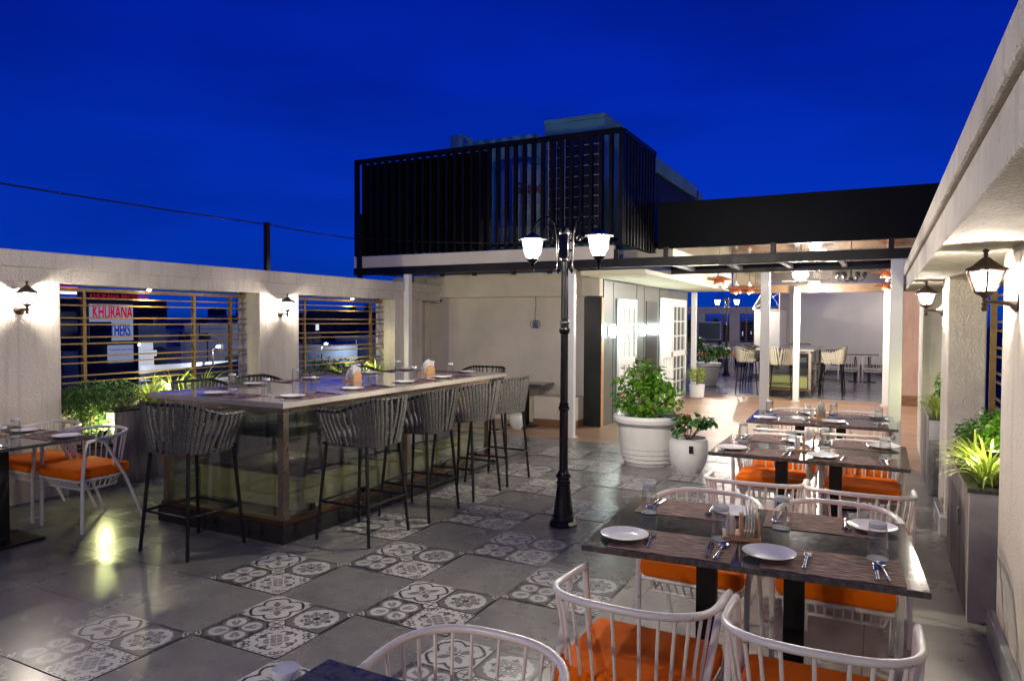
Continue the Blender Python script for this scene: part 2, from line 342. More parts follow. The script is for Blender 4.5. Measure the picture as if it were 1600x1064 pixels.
# patterned cement tiles: one motif painted per cell, laid on the checker grid
def motif(n=132):
    q = (np.arange(n)+.5)/n
    I, J = np.meshgrid(q, q, indexing='ij')       # I along depth, J across
    W, D, G, G2 = .47, .035, .15, .25
    out = np.full((n, n), W)
    sub = (np.floor(I*2)+2*np.floor(J*2)).astype(int)
    u = (I*2) % 1*2-1; v = (J*2) % 1*2-1           # -1..1 in each sub-tile
    r = np.hypot(u, v); a = np.arctan2(v, u)
    def put(mask, val): out[mask] = val
    # sub 0: four round petals on dark ground
    m0 = sub == 0
    put(m0, D*1.4)
    put(m0 & (np.abs(np.sin(3*(u+v)*2.2)) < .22) & (r > .85), G)
    for s1 in (-1, 1):
        for s2 in (-1, 1):
            rp = np.hypot(u-s1*.40, v-s2*.40)
            put(m0 & (rp < .47), G)
    for s1 in (-1, 1):
        for s2 in (-1, 1):
            du, dv = u-s1*.40, v-s2*.40; rp = np.hypot(du, dv)
            put(m0 & (rp < .355), W)
            t = (du*s1+dv*s2)/1.414; p = (du*s1-dv*s2)/1.414
            put(m0 & (np.abs(p) < .16*np.clip(1-np.abs(t+.02)/.27, 0, 1)**.5) & (np.abs(t) < .26) & ~((np.abs(p) < .03) & (t > 0)), G2*.8)
            put(m0 & (np.hypot(t-.06, np.abs(p)-.14) < .055), G)
    put(m0 & (r < .10), D)
    # sub 1 (I high, J low): dark quatrefoil outline with four leaves
    m1 = sub == 1
    put(m1, W)
    q4 = np.minimum.reduce([np.hypot(u-.34, v-.34), np.hypot(u+.34, v-.34), np.hypot(u-.34, v+.34), np.hypot(u+.34, v+.34)])
    q4 = np.minimum(q4, np.maximum(np.abs(u), np.abs(v))*.78)
    sc8 = q4+.03*np.cos(8*a)
    put(m1 & (sc8 < .56) & (sc8 > .47), D)
    put(m1 & (sc8 <= .47) & (sc8 > .445), G2)
    for k in range(4):
        b = PI/4+k*PI/2; t = u*math.cos(b)+v*math.sin(b); p = -u*math.sin(b)+v*math.cos(b)
        put(m1 & (t > .12) & (t < .68) & (np.abs(p) < .135*np.sin(np.clip((t-.12)/.56, 0, 1)*PI)**.8), G)
        b = k*PI/2; t = u*math.cos(b)+v*math.sin(b); p = -u*math.sin(b)+v*math.cos(b)
        put(m1 & (t > .16) & (t < .36) & (np.abs(p) < .03), G); put(m1 & (np.hypot(t-.16, p) < .05), G)
    put(m1 & (r < .085), D*2)
    put(m1 & (np.abs(u) > .80) & (np.abs(v) > .80), G)
    # sub 3 (I high, J high): snowflake in scalloped medallion
    m3 = sub == 3
    put(m3, G*.9); put(m3 & (np.maximum(np.abs(u), np.abs(v)) > .9), D)
    rs = r+.045*np.abs(np.sin(8*a))
    put(m3 & (rs < .84), W)
    for k in range(8):
        b = k*PI/4; t = u*math.cos(b)+v*math.sin(b); p = np.abs(-u*math.sin(b)+v*math.cos(b)); c = G if k % 2 else D
        put(m3 & (t > 0) & (t < .58) & (p < .028), c)
        put(m3 & (np.abs(np.hypot(t-.34, p-.10)-.08) < .024) & (t > 0), G)
        put(m3 & (t > .48) & (t < .70) & (p < .10*np.clip((.70-t)/.2, 0, 1)), c)
        put(m3 & (np.hypot(t-.52, p-.10) < .045), c)
    put(m3 & (r < .12), D)
    # sub 2 (I low, J high): lattice with fleurs
    m2 = sub == 2
    put(m2, W)
    uu, vv = (u+v)/1.414, (u-v)/1.414
    lat = (np.abs((uu*4.4+.5) % 1-.5) < .09) | (np.abs((vv*4.4+.5) % 1-.5) < .09)
    put(m2 & (np.maximum(np.abs(u), np.abs(v)) < .40) & ~lat, G2*.75)
    for k in range(4):
        b = k*PI/2; t = u*math.cos(b)+v*math.sin(b); p = np.abs(-u*math.sin(b)+v*math.cos(b))
        put(m2 & (t > .42) & (t < .80) & (p < .07*np.sin(np.clip((t-.42)/.38, 0, 1)*PI)+.015), D)
        put(m2 & (np.abs(np.hypot(t-.56, p-.19)-.13) < .05) & (t > .5), G)
        put(m2 & (np.hypot(t-.66, p-.10) < .05), D)
        b = PI/4+k*PI/2; t = u*math.cos(b)+v*math.sin(b); p = np.abs(-u*math.sin(b)+v*math.cos(b))
        put(m2 & (np.abs(np.hypot(t-.98, p-.12)-.09) < .028), D); put(m2 & (np.hypot(t-1.12, p) < .08), G)
    # little dots round the lattice tile and corner blossoms shared by the four tiles
    put(m2 & (np.maximum(np.abs(u), np.abs(v)) > .90) & (np.sin(u*22) * np.sin(v*22) > .35), D)
    cu, cv = I-.5, J-.5; rc = np.hypot(cu, cv); ac = np.arctan2(cv, cu)
    put(rc < .085, W); put(np.abs(rc-.078) < .008, D); put((rc < .055) & (np.abs(np.sin(2*ac)) < .45), G*.6); put(rc < .016, D)
    for ci in (0, 1):
        for cj in (0, 1):
            rc = np.hypot(I-ci, J-cj); put(rc < .075, W); put(np.abs(rc-.05) < .008, D); put(rc < .022, D)
    return out
def pattern_floor():
    n = 132; mo = motif(n)
    g = np.linspace(0, 1, n+1); a, b = np.meshgrid(g, g, indexing='ij')
    base = np.stack([b.ravel()*TS, a.ravel()*TS, np.zeros((n+1)**2)], 1)      # i -> y, j -> x
    idx = np.arange((n+1)**2).reshape(n+1, n+1)
    quads = np.stack([idx[:-1, :-1], idx[:-1, 1:], idx[1:, 1:], idx[1:, :-1]], -1).reshape(-1, 4)
    me = bpy.data.meshes.new('patterned_floor')
    cells = [(i, j) for j in range(-1, 3) for i in range(-2, 11) if (i+j) % 2 == 0]
    V = np.concatenate([base*[.992, .992, 1]+[GX+j*TS+.0024, GY+i*TS+.0024, .004] for i, j in cells]); Q = np.concatenate([quads+k*len(base) for k in range(len(cells))])
    me.vertices.add(len(V)); me.vertices.foreach_set('co', V.astype(np.float32).ravel())
    me.loops.add(Q.size); me.loops.foreach_set('vertex_index', Q.astype(np.int32).ravel())
    me.polygons.add(len(Q)); me.polygons.foreach_set('loop_start', np.arange(0, Q.size, 4, dtype=np.int32))
    me.update(calc_edges=True)
    at = me.color_attributes.new('motif', 'FLOAT_COLOR', 'CORNER')
    f = mo.ravel(); col = np.ones((len(cells), f.size, 4, 4), np.float32)
    col[..., 0] = f[None, :, None]; col[..., 1] = f[None, :, None]*.985; col[..., 2] = f[None, :, None]*.96
    at.data.foreach_set('color', col.ravel())
    m = mat('patterned_cement_tile', (.5, .5, .5), .3); t = m.node_tree; b = t.nodes['Principled BSDF']
    v = t.nodes.new('ShaderNodeVertexColor'); v.layer_name = 'motif'
    gg = t.nodes.new('ShaderNodeNewGeometry'); nn = N(t, 'ShaderNodeTexNoise', Scale=5.0, Detail=6); t.links.new(gg.outputs['Position'], nn.inputs['Vector'])
    rp = ramp(t, [(.3, .78), (.7, 1.08)], nn.outputs[0]); mx = N(t, 'ShaderNodeMixRGB', _blend_type='MULTIPLY', Fac=1.0)
    t.links.new(v.outputs[0], mx.inputs[1]); t.links.new(rp.outputs[0], mx.inputs[2]); t.links.new(mx.outputs[0], b.inputs['Base Color'])
    me.materials.append(m); me.validate()
    o = bpy.data.objects.new('patterned_floor', me); C.objects.link(o); structure(o)
pattern_floor()

# ------------------------------------------------------------------ boundary walls
XL, XR = -6.8, .47
t = thing('parapet_wall', (XL, 4, 0), 'long white stucco parapet on the left with wide pillars and a heavy top beam', 'wall')
wpart('pillar', MB().box(XL-.38, XL, -3, 3.98, 0, 2.0), m_wall, t, bevel=.008)
wpart('pillar', MB().box(XL-.38, XL, 6.38, 7.05, 0, 2.0), m_wall, t, bevel=.008)
wpart('pillar', MB().box(XL-.38, XL, 9.14, 9.9, 0, 2.0), m_wall, t, bevel=.008)
wpart('top_beam', MB().box(XL-.42, XL+.02, -3, 10.5, 1.985, 2.115), m_beam, t, bevel=.006)
wpart('coping', MB().box(XL-.46, XL+.045, -3, 10.5, 2.115, 2.265), m_beam, t, bevel=.01)
wpart('low_wall', MB().box(XL-.36, XL-.20, 3.98, 6.38, 0, .82).box(XL-.36, XL-.20, 7.05, 9.14, 0, .82), m_wall, t)
t = thing('parapet_wall', (XR, 4, 0), 'right-hand white stucco parapet with thick pillars and overhanging beam close to the viewer', 'wall')
wpart('pillar', MB().box(XR+.09, XR+.45, -3, 4.42, 0, 2.02), m_wall, t, bevel=.008)
wpart('pillar', MB().box(XR, XR+.25, 6.45, 7.12, 0, 2.02), m_wall, t, bevel=.008)
wpart('pillar', MB().box(XR-.01, XR+.36, 9.9, 10.9, 0, 2.02), m_wall, t, bevel=.008)
wpart('top_beam', MB().box(.245, XR+.5, -3, 8.95, 2.015, 2.17), m_beam, t, bevel=.008)
wpart('coping', MB().box(.22, XR+.55, -3, 8.95, 2.17, 2.275), m_beam, t, bevel=.012)
wpart('beam_end', MB().box(XR-.02, XR+.5, 8.95, 11, 2.015, 2.2), m_beam, t)
wpart('low_wall', MB().box(XR+.24, XR+.38, 4.43, 6.449, 0, .77).box(XR+.252, XR+.35, 7.12, 9.9, 0, .77), m_wall, t)
wpart('skirting', MB().box(XR+.055, XR+.088, -3, 4.46, 0, .15).box(XR-.035, XR+.2, 6.41, 6.448, 0, .15).box(XR-.035, XR-.002, 6.448, 7.12, 0, .15), m_clad_end, t, bevel=.003)

def grille(y0, y1, x, posts, label, z0=.78, z1=1.96, zs=None):
    t = thing('metal_grille', (x, (y0+y1)/2, z0), label, 'window grille', 'slatted grilles in the parapet openings')
    wpart('top_rail', MB().box(x-.04, x+.02, y0, y1, z1-.035, z1), m_gold, t)
    for p in posts: wpart('post', MB().box(x-.02, x+.02, p-.016, p+.016, z0, z1-.036), m_gold, t)
    mb = MB()
    for z in zs or [1.86, 1.79, 1.665, 1.60, 1.475, 1.41, 1.285, 1.22, 1.095, 1.03, .905, .84]: mb.box(x+.021, x+.038, y0, y1, z-.0075, z+.0075)
    wpart('slats', mb, m_gold, t)
    return t
grille(3.99, 6.37, -7.05, [4.35, 5.63, 6.15], 'wide golden slatted grille in the near left parapet opening')
grille(7.06, 9.13, -7.05, [7.41, 8.85], 'golden slatted grille in the left parapet opening beside the building')
grille(4.43, 6.44, .75, [4.75, 6.36], 'golden grille behind the bright planter on the right-hand parapet')
grille(7.13, 9.89, .75, [8.0], 'golden grille in the far opening of the right-hand parapet')

# ------------------------------------------------------------------ wall lanterns
def wall_lantern(loc, rz, label, e):
    t = thing('wall_lantern', loc, label, 'wall lantern', 'coach lanterns on the parapet pillars', rz)
    # local: plate at origin facing +x, body centre at x=.17
    MB().lathe([(.0, 0), (.045, 0), (.05, .006), (.038, .018), (.02, .03), (.012, .05)], seg=20).build('wall_plate', m_lantern, t, smooth=True).rotation_euler = (0, PI/2, 0)
    bx = .125
    MB().tube([(.03,0,0), (.055,0,-.004), (.09,0,.0), (bx-.01,0,.0)], [.014,.011,.009,.010], 10).build('arm', m_lantern, t, smooth=True)
    MB().lathe([(0,-.045), (.010,-.042), (.016,-.03), (.010,-.02), (.015,-.008), (.015,.008), (.010,.018), (.022,.03), (.036,.036), (.05,.05)], (bx,0,0), 16).build('base_cup', m_lantern, t, smooth=True)
    z0, z1 = .05, .145
    mb = MB()
    for k in range(6):
        a = PI/6+k*PI/3; mb.bar((bx+.045*math.cos(a), .045*math.sin(a), z0), (bx+.082*math.cos(a), .082*math.sin(a), z1), .009, .009)
    mb.lathe([(.083, z1-.004), (.088, z1-.004), (.088, z1+.004), (.080, z1+.004)], (bx,0,0), 6, rot=PI/6)
    mb.build('cage', m_lantern, t)
    MB().lathe([(.100, z1+.002), (.098, z1+.008), (.062, z1+.026), (.036, z1+.046), (.020, z1+.060), (.014, z1+.064), (0, z1+.066)], (bx,0,0), 6, rot=PI/6).build('roof', m_lantern, t)
    MB().lathe([(.012, z1+.062), (.007, z1+.070), (.012, z1+.076), (.008, z1+.084), (.014, z1+.091), (.013, z1+.097), (.006, z1+.103), (0, z1+.105)], (bx,0,0), 12).build('finial', m_lantern, t, smooth=True)
    MB().lathe([(.040, z0+.002), (.076, z1-.006)], (bx,0,0), 6, rot=PI/6).build('glass', m_lit, t)
    lamp('lantern_light', t, (bx, 0, .10), e, (1, .88, .74), .03)
    return t
WL = 22
wall_lantern((XL+.002, 3.62, 1.74), 0, 'brown wall lantern on the wide pillar at the far left edge', WL)
wall_lantern((XL+.002, 6.72, 1.735), 0, 'brown wall lantern on the narrow left pillar between two grilles', WL*.8)
wall_lantern((XR+.088, 3.98, 1.755), PI, 'large bright wall lantern on the nearest right-hand pillar', WL)
wall_lantern((XR-.002, 7.0, 1.76), PI, 'smaller-looking wall lantern on the second right-hand pillar', WL)
def led(loc, label, e):
    t = thing('downlight', loc, label, 'downlight', 'small downlights under the parapet beam')
    MB().lathe([(.03, 0), (.03, -.012), (.022, -.014), (.022, -.004)], seg=16).build('rim', m_white, t, smooth=True)
    MB().lathe([(.0, -.030), (.014, -.026), (.021, -.014), (.021, -.004), (0, -.003)], seg=16).build('diffuser', m_led, t, smooth=True)
    lamp('downlight_lamp', t, (0, 0, -.06), e, (1, .85, .5), .02, 'SPOT', spot_size=R(150), spot_blend=.5)
led((-6.95, 5.0, 1.984), 'small lit downlight under the left beam over the near grille', 6)
led((-6.95, 8.3, 1.984), 'small lit downlight under the left beam over the second grille', 6)

# ------------------------------------------------------------------ plants
def blade(mb, base, az, ln, arch, wd, tilt=1.1):
    d = Vector((math.cos(az), math.sin(az), 0)); s = Vector((-math.sin(az), math.cos(az), 0)); n = 6; pts = []
    el = tilt; p = Vector(base)
    for i in range(n+1):
        f = i/n; wv = wd*(math.sin(PI*min(1, f*.85+.12))**.7)*(1-f*.45) if i < n else 0.0006
        pts += [p-s*wv/2, p+s*wv/2]
        p = p+(d*math.cos(el)+Vector((0, 0, math.sin(el))))*(ln/n); el -= arch/n
    mb.add(pts, [(2*i, 2*i+1, 2*i+3, 2*i+2) for i in range(n)])
def spider(loc, label, n=70, ln=.34, seed=0, m=None, group='spider plants in the planters'):
    q = random.Random(seed); mb = MB()
    for k in range(n):
        a = q.uniform(0, 2*PI); rr_ = q.uniform(0, .05)
        blade(mb, (rr_*math.cos(a), rr_*math.sin(a), 0), a+q.uniform(-.3, .3), ln*q.uniform(.6, 1.1), q.uniform(1.1, 2.4), q.uniform(.013, .022), q.uniform(.85, 1.5))
    t = thing('spider_plant', loc, label, 'spider plant', group)
    mb.build('leaves', m or m_spider, t, smooth='all')
    MB().lathe([(.0, -.02), (.04, -.02), (.05, .0), (.03, .015), (0, .02)], seg=10).build('crown', m_bush, t)
    return t
def leafcloud(mb, q, c, rad, n, sz, flat=1., shell=.35, droop=.3):
    for k in range(n):
        while 1:
            v = Vector((q.uniform(-1, 1), q.uniform(-1, 1), q.uniform(-1, 1)))
            if shell < v.length < 1: break
        p = Vector(c)+Vector((v.x*rad[0], v.y*rad[1], v.z*rad[2]))
        out = v.normalized(); az = math.atan2(out.y, out.x)+q.uniform(-1.2, 1.2); el = q.uniform(-.9, .8)-droop
        d = Vector((math.cos(az)*math.cos(el), math.sin(az)*math.cos(el), math.sin(el)))
        s = d.cross(Vector((q.uniform(-.5, .5), q.uniform(-.5, .5), 1))).normalized(); s2 = sz*q.uniform(.7, 1.2)
        nn = s.cross(d)*s2*.12
        mb.add([p, p+d*s2*.45+s*s2*.28*flat-nn, p+d*s2, p+d*s2*.45-s*s2*.28*flat-nn, p+d*s2*.45], [(0, 1, 4), (1, 2, 4), (2, 3, 4), (3, 0, 4)])
def shrub(name, loc, label, cat, clumps, m, n, sz, seed=0, stems=6, group=None, flat=1.):
    q = random.Random(seed); t = thing(name, loc, label, cat, group)
    mb = MB(); st = MB()
    for (c, r) in clumps: leafcloud(mb, q, c, r, n, sz, flat)
    for k in range(stems):
        c, r = clumps[k % len(clumps)]; e = (c[0]+q.uniform(-.5, .5)*r[0], c[1]+q.uniform(-.5, .5)*r[1], c[2]+q.uniform(-.2, .5)*r[2])
        st.tube([(q.uniform(-.03, .03), q.uniform(-.03, .03), 0), (e[0]*.4, e[1]*.4, e[2]*.45), e], [.012, .008, .004], 6)
    st.build('stems', m_bark, t, smooth=True); mb.build('leaves', m, t, smooth='all')
    return t
def planter(x0, x1, y0, y1, h, label, front):
    t = thing('planter_box', ((x0+x1)/2, (y0+y1)/2, 0), label, 'planter', 'clad planter boxes along the parapets')
    wpart('cladding', MB().box(x0, x1, y0, y1, 0, h-.025), m_clad, t, bevel=.003)
    wpart('end_slab', MB().box(x0-.002, x1+.002, y0-.02, y0-.001, 0, h-.025), m_clad_end, t, bevel=.003)
    e = .05
    wpart('rim', MB().box(x0-.012, x0+e, y0-.03, y1, h-.024, h).box(x1-e, x1+.012, y0-.03, y1, h-.024, h).box(x0+e+.001, x1-e-.001, y0-.03, y0+e, h-.024, h-.001), m_granite, t, bevel=.003)
    wpart('soil', MB().box(x0+e+.002, x1-e-.002, y0+e+.001, y1-.01, h-.024, h-.012), m_soil, t)
    return t
planter(-7.00, -6.74, 4.47, 6.36, .75, 'clad planter box along the near left grille behind the bar', 1)
planter(-7.00, -6.74, 7.07, 9.12, .75, 'clad planter box under the left grille beside the building', 1)
planter(-7.00, -6.74, 4.0, 4.44, .42, 'low dark planter box holding the dense bush by the left pillar', 1)
planter(.455, .70, 4.66, 6.02, .745, 'clad planter box with a marble end beside the nearest tables on the right', -1)
planter(.44, .70, 7.95, 9.6, .745, 'clad planter box beyond the second right-hand pillar', -1)
MBs = MB().box(.443, .449, 5.13, 5.19, .42, .52); o = MBs.build('wall_socket', m_steel); tag(o, 'small steel outlet plate on the near right planter front', 'socket')

shrub('hedge_bush', (-6.88, 4.25, .40), 'dense dark green small-leaved bush beside the wide left pillar', 'bush',
      [((0.03, .02, .50), (.17, .26, .17)), ((.04, .28, .50), (.15, .28, .16)), ((.03, -.12, .46), (.15, .15, .16)), ((0.02, .1, .24), (.12, .2, .15))], m_bush, 1000, .034, 1)
shrub('low_shrub', (-6.86, 6.25, .74), 'low green sprig at the far end of the near left planter', 'shrub', [((0, 0, .1), (.1, .12, .08))], m_bush2, 160, .04, 2)
sp = [(-6.86, 4.93, 'leafy spider plant beside the dense bush on the left', .54, 95), (-6.86, 5.22, 'spider plant lit from within by the planter spotlight on the left', .54, 95),
      (-6.87, 5.60, 'spider plant at the middle of the near left planter before the grille post', .56, 95), (-6.88, 5.9, 'shorter spider plant near the far end of the near left planter', .26, 50)]
for i, (x, y, l, ln, n) in enumerate(sp): spider((x, y, .74), l, n, ln, 20+i)
for i, (y, l) in enumerate([(7.9, 'spider plant behind the bar, leftmost in the second left planter'), (8.3, 'spider plant behind the bar, second in the second left planter'),
                            (8.75, 'spider plant beside the white post at the building corner')]): spider((-6.87, y, .74), l, 90, .50, 40+i)
for i, (x, y, l) in enumerate([(.56, 4.85, 'spider plant drooping over the marble end of the near right planter'), (.57, 5.15, 'bright spider plant second from the viewer in the near right planter'),
                               (.56, 5.42, 'spider plant at the middle of the near right planter'), ]): spider((x, y, .74), l, 90, .33, 60+i)
shrub('hedge_bush', (.58, 5.8, .73), 'curly dark green bush at the far end of the near right planter', 'bush', [((0, 0, .12), (.11, .22, .13)), ((0, -.1, .2), (.1, .15, .08))], m_bush, 500, .035, 5)
shrub('leafy_shrub', (.66, 5.5, .73), 'tall bright green shrub behind the spider plants on the near right', 'shrub', [((0, 0, .22), (.08, .2, .14)), ((.02, .3, .2), (.08, .2, .16))], m_bush2, 380, .05, 6)
for i, (y, l) in enumerate([(8.15, 'spider plant nearest in the far right planter'), (8.5, 'spider plant second in the far right planter')]): spider((.54, y, .74), l, 80, .34, 70+i)
shrub('leafy_shrub', (.60, 8.6, .73), 'green shrub rising behind the spider plants of the far right planter', 'shrub', [((0, 0, .22), (.09, .2, .2))], m_bush2, 380, .05, 8)
def uplight(loc, label, e, col=(.95, 1, .42)):
    t = thing('garden_spotlight', loc, label, 'spotlight', 'spotlights set in the planters')
    MB().tube([(0,0,-.1), (0,0,0)], .008, 8).build('spike', m_black, t, smooth=True)
    MB().lathe([(0,-.0), (.025,.0), (.034,.03), (.036,.045)], seg=16).build('housing', m_black, t, smooth=True)
    MB().lathe([(0,.040), (.033,.040), (0,.052)], seg=16).build('lens', emis('spot_lens', (.95, 1, .5), 10), t)
    lamp('spotlight_lamp', t, (0, 0, .09), e, col, .02)
uplight((-6.765, 4.36, .52), 'lit spotlight at the foot of the dense bush on the left', 5.5)
uplight((-6.84, 5.12, .86), 'lit spotlight glaring through the spider plants of the near left planter', 3.5)
uplight((-6.84, 8.45, .86), 'lit spotlight among the spider plants behind the bar', 2.5)
uplight((.60, 5.0, .86), 'lit spotlight among the plants of the near right planter', 2.5)
uplight((.60, 8.8, .84), 'lit spotlight among the plants of the far right planter', 4)

# ------------------------------------------------------------------ building
t = thing('restaurant_building', (-5.5, 10.6, 0), 'cream-walled building wing with a dark panelled corridor side and white doors', 'building')
wpart('wall', MB().box(-7.9, -4.16, 10.56, 11.0, 0, 2.43), m_build, t)
wpart('pilaster', MB().box(-7.32, -7.08, 10.40, 10.555, 0, 2.43), m_build, t)
wpart('fascia_band', MB().box(-7.06, -3.855, 10.40, 10.554, 2.045, 2.43), m_build, t, bevel=.004)
wpart('side_return', MB().box(-7.5, -7.26, 9.9, 10.39, 0, 2.3), m_build, t)
wpart('dark_panel', MB().box(-4.155, -3.862, 10.52, 10.60, .0, 2.03), m_dark, t)
wpart('wood_edge', MB().box(-3.861, -3.851, 10.50, 10.60, .0, 2.03), m_oak, t)
wpart('corridor_wall', MB().box(-4.10, -3.858, 10.61, 16.1, .0, 2.30), m_green, t)
mb = MB()
for y in (11.05, 12.3, 12.75, 13.75, 16.05): mb.box(-3.857, -3.852, y-.006, y+.006, 0, 2.29)
wpart('wall_joints', mb, m_dark, t)
wpart('soffit', MB().box(-3.856, -2.9, 9.62, 16.05, 2.315, 2.38), m_soffit, t, bevel=.003); wpart('bulkhead', MB().box(-4.6, -2.903, 11.09, 16.05, 2.381, 2.80), m_soffit, t)
wpart('tall_black_panel', MB().box(-3.855, -3.845, 12.87, 13.6, .02, 2.03), m_dark, t)
def door(y0, y1, zt, label_, panes, lit):
    d = MB(); x0, x1 = -3.85, -3.80
    d.box(x0, x1, y0, y0+.09, 0, zt).box(x0, x1, y1-.09, y1, 0, zt).box(x0, x1, y0+.091, y1-.091, zt-.16, zt).box(x0, x1, y0+.091, y1-.091, 0, .12).box(x0, x1, y0+.091, y1-.091, .92, 1.04)
    o = wpart('door', d, m_door, t, bevel=.004); o['label'] = label_
    k = MB(); k.box(-3.845, -3.838, y0+.09, y1-.09, .12, .92).box(-3.845, -3.838, y0+.09, y1-.09, 1.04, zt-.16)
    g = MB(); nx = 3
    for i in range(1, nx):
        yy = y0+.09+(y1-y0-.18)*i/nx; g.box(-3.837, -3.812, yy-.012, yy+.012, .121, .919).box(-3.837, -3.812, yy-.012, yy+.012, 1.041, zt-.161)
    for i in range(1, 3):
        for (a, b) in ((.12, .92), (1.04, zt-.16)):
            zz = a+(b-a)*i/3; g.box(-3.836, -3.813, y0+.091, y1-.091, zz-.012, zz+.012)
    gg = g; offs = t.location
    offset(g, offs).build('glazing_bars', m_door, o); offset(k, offs).build('pane', lit, o)
    h = offset(MB().box(x1+.001, x1+.03, y1-.07, y1-.03, .93, 1.03), offs).build('handle', m_steel, o)
door(11.22, 12.15, 2.03, 'white glazed door with frosted panes', 0, mat('frosted_pane', (.75, .78, .76), .4))
door(13.78, 14.55, 2.12, 'white door leaf beside the sconce', 0, mat('frosted_pane_b', (.75, .78, .76), .4))
door(14.6, 15.75, 2.12, 'white french door with dark clear panes', 0, mat('dark_pane', (.05, .055, .05), .08))
def sconce(y, label, e):
    t = thing('wall_sconce', (-3.85, y, 1.50), label, 'wall sconce', 'glaring sconces on the dark corridor wall')
    MB().box(0, .02, -.03, .03, -.08, .08).build('back_plate', m_white, t, bevel=.004)
    MB().lathe([(.0, -.11), (.035, -.10), (.048, -.05), (.05, .05), (.035, .10), (0, .11)], (.07, 0, 0), 20).build('glass_shade', emis('sconce_glass', (.82, 1, .94), 30), t, smooth=True)
    MB().lathe([(.02, -.125), (.03, -.115), (.03, -.104), (.01, -.10)], (.07, 0, 0), 16).build('cap', m_white, t, smooth=True)
    lamp('sconce_light', t, (.19, 0, 0), e, (.80, 1, .92), .06)
sconce(10.82, 'glaring sconce between the black corner panel and first white door', 4)
sconce(12.44, 'glaring sconce to the right of the first white door', 4)
sconce(13.70, 'glaring sconce against the second white door frame', 4)

# furniture and fittings by the cream wall
t = thing('wall_table', (-5.0, 10.15, 0), 'small dark-topped table standing by the cream wall beyond the bar', 'table')
MB().box(-.45, .40, -.24, .24, .64, .675).build('tabletop', m_granite, t, bevel=.004)
MB().box(-.05, .05, -.05, .05, .02, .639).build('column', m_black, t)
MB().box(-.22, .22, -.2, .2, 0, .018).build('base_plate', m_black, t)
t = thing('plastered_ledge', (-4.5, 10.35, 0), 'low white plastered ledge block against the cream wall', 'ledge')
MB().box(-.36, .34, -.17, .17, .11, .47).build('block', m_build, t, bevel=.006)
MB().box(-.365, .345, -.18, .17, 0, .109).build('skirting', m_skirt, t)
t = thing('ribbed_pot', (-5.02, 10.1, 0), 'small white ribbed pot under the table by the cream wall', 'pot')
t.location = (-4.93, 9.72, 0)
MB().lathe([(.0, 0), (.07, 0), (.10, .05), (.115, .12), (.10, .19), (.085, .22), (.10, .235), (.08, .24), (.075, .2), (0, .2)], seg=24).build('pot_body', m_pot, t, smooth=True)
t = thing('security_camera', (-6.80, 10.36, 1.99), 'small white bullet camera at the cream wall corner', 'camera')
MB().lathe([(.04, 0), (.04, .02), (.015, .03)], seg=16).build('mount', m_white, t, smooth=True).rotation_euler = (0, 0, 0)
MB().tube([(-.05, 0, 0), (.10, -.06, .0)], .03, 14).build('housing', m_white, t, smooth=True)
MB().tube([(.10, -.06, 0), (.104, -.062, 0)], .024, 14).build('lens', m_black, t)
t = thing('hanging_cable', (-5.0, 10.54, 1.6), 'looped blue-black cable with a plug hanging on the cream wall', 'cable')
MB().tube([(0.0,-.03,.46), (.01,-.03,.3), (-.01,-.03,.15), (.0,-.03,.05)], .005, 6).build('lead', m_black, t, smooth=True)
cb = MB()
for k in range(3):
    cb.tube([(.05*math.sin(a)+(k-1)*.04, -.03-.006*k, .0+.06*math.cos(a)) for a in [2*PI*i/14 for i in range(14)]], .004, 6, closed=True)
cb.build('loops', m_black, t, smooth=True)
MB().box(-.025, .02, -.05, -.015, -.06, .03).build('plug', mat('blue_plug', (.02, .05, .30), .5), t, bevel=.006)

# ------------------------------------------------------------------ roof-top screen, canopy, posts
YS = 9.4
t = thing('slatted_screen', (-5.5, YS, 2.4), 'tall black vertical-slat screen box on the roof above the cream wing', 'screen')
fr = MB().box(-7.80, -3.17, YS-.03, YS+.03, 4.23, 4.30).box(-7.80, -7.73, YS-.03, YS+.03, 2.71, 4.229).box(-3.21, -3.15, YS-.03, YS+.03, 2.71, 4.229).box(-3.21, -3.15, YS+.031, 11.0, 4.23, 4.30)
wpart('frame', fr, m_slat, t)
sl = MB(); x = -7.62
while x < -3.25: sl.box(x-.022, x+.022, YS-.03, YS+.045, 2.72, 4.229); x += .148
for k in range(11): y = YS+.10+k*.145; sl.box(-3.215, -3.155, y-.03, y+.03, 2.72, 4.229)
wpart('slats', sl, m_slat, t)
wpart('backing_sheet', MB().box(-7.74, -5.32, YS+.10, YS+.12, 2.72, 4.229), m_fascia, t); wpart('side_backing_sheet', MB().box(-3.25, -3.23, YS+.2, 11.0, 2.72, 4.2), m_fascia, t)
wpart('white_band', MB().box(-7.80, -3.27, YS-.04, YS+.04, 2.515, 2.70), m_build, t, bevel=.003)
wpart('floor_deck', MB().box(-7.80, -3.9, YS+.05, 10.39, 2.44, 2.50), m_fascia, t)
for x in (-6.3, -5.7, -5.0, -4.4): wpart('bracket', MB().box(x-.03, x+.03, YS+.3, YS+.36, 2.36, 2.439), m_black, t)
t = thing('steel_canopy_beam', (-3.6, YS, 2.45), 'long black steel beam carried by white posts across the deck front', 'beam')
wpart('front_beam', MB().box(-7.80, .46, YS-.05, YS+.047, 2.395, 2.512), m_black, t, bevel=.004)
wpart('second_beam', MB().box(-2.89, .46, 10.95, 11.04, 2.385, 2.50), m_black, t, bevel=.004)
for i, x in enumerate((-2.55, -1.85, -1.15, -.45, .25)):
    wpart('rafter', MB().box(x-.03, x+.03, YS+.048, 10.949, 2.42, 2.47), m_white, t)
for x in (-3.24, -2.55, -1.2, .1): wpart('stub_post', MB().box(x-.03, x+.03, YS-.03, YS+.03, 2.513, 2.64), m_black, t)
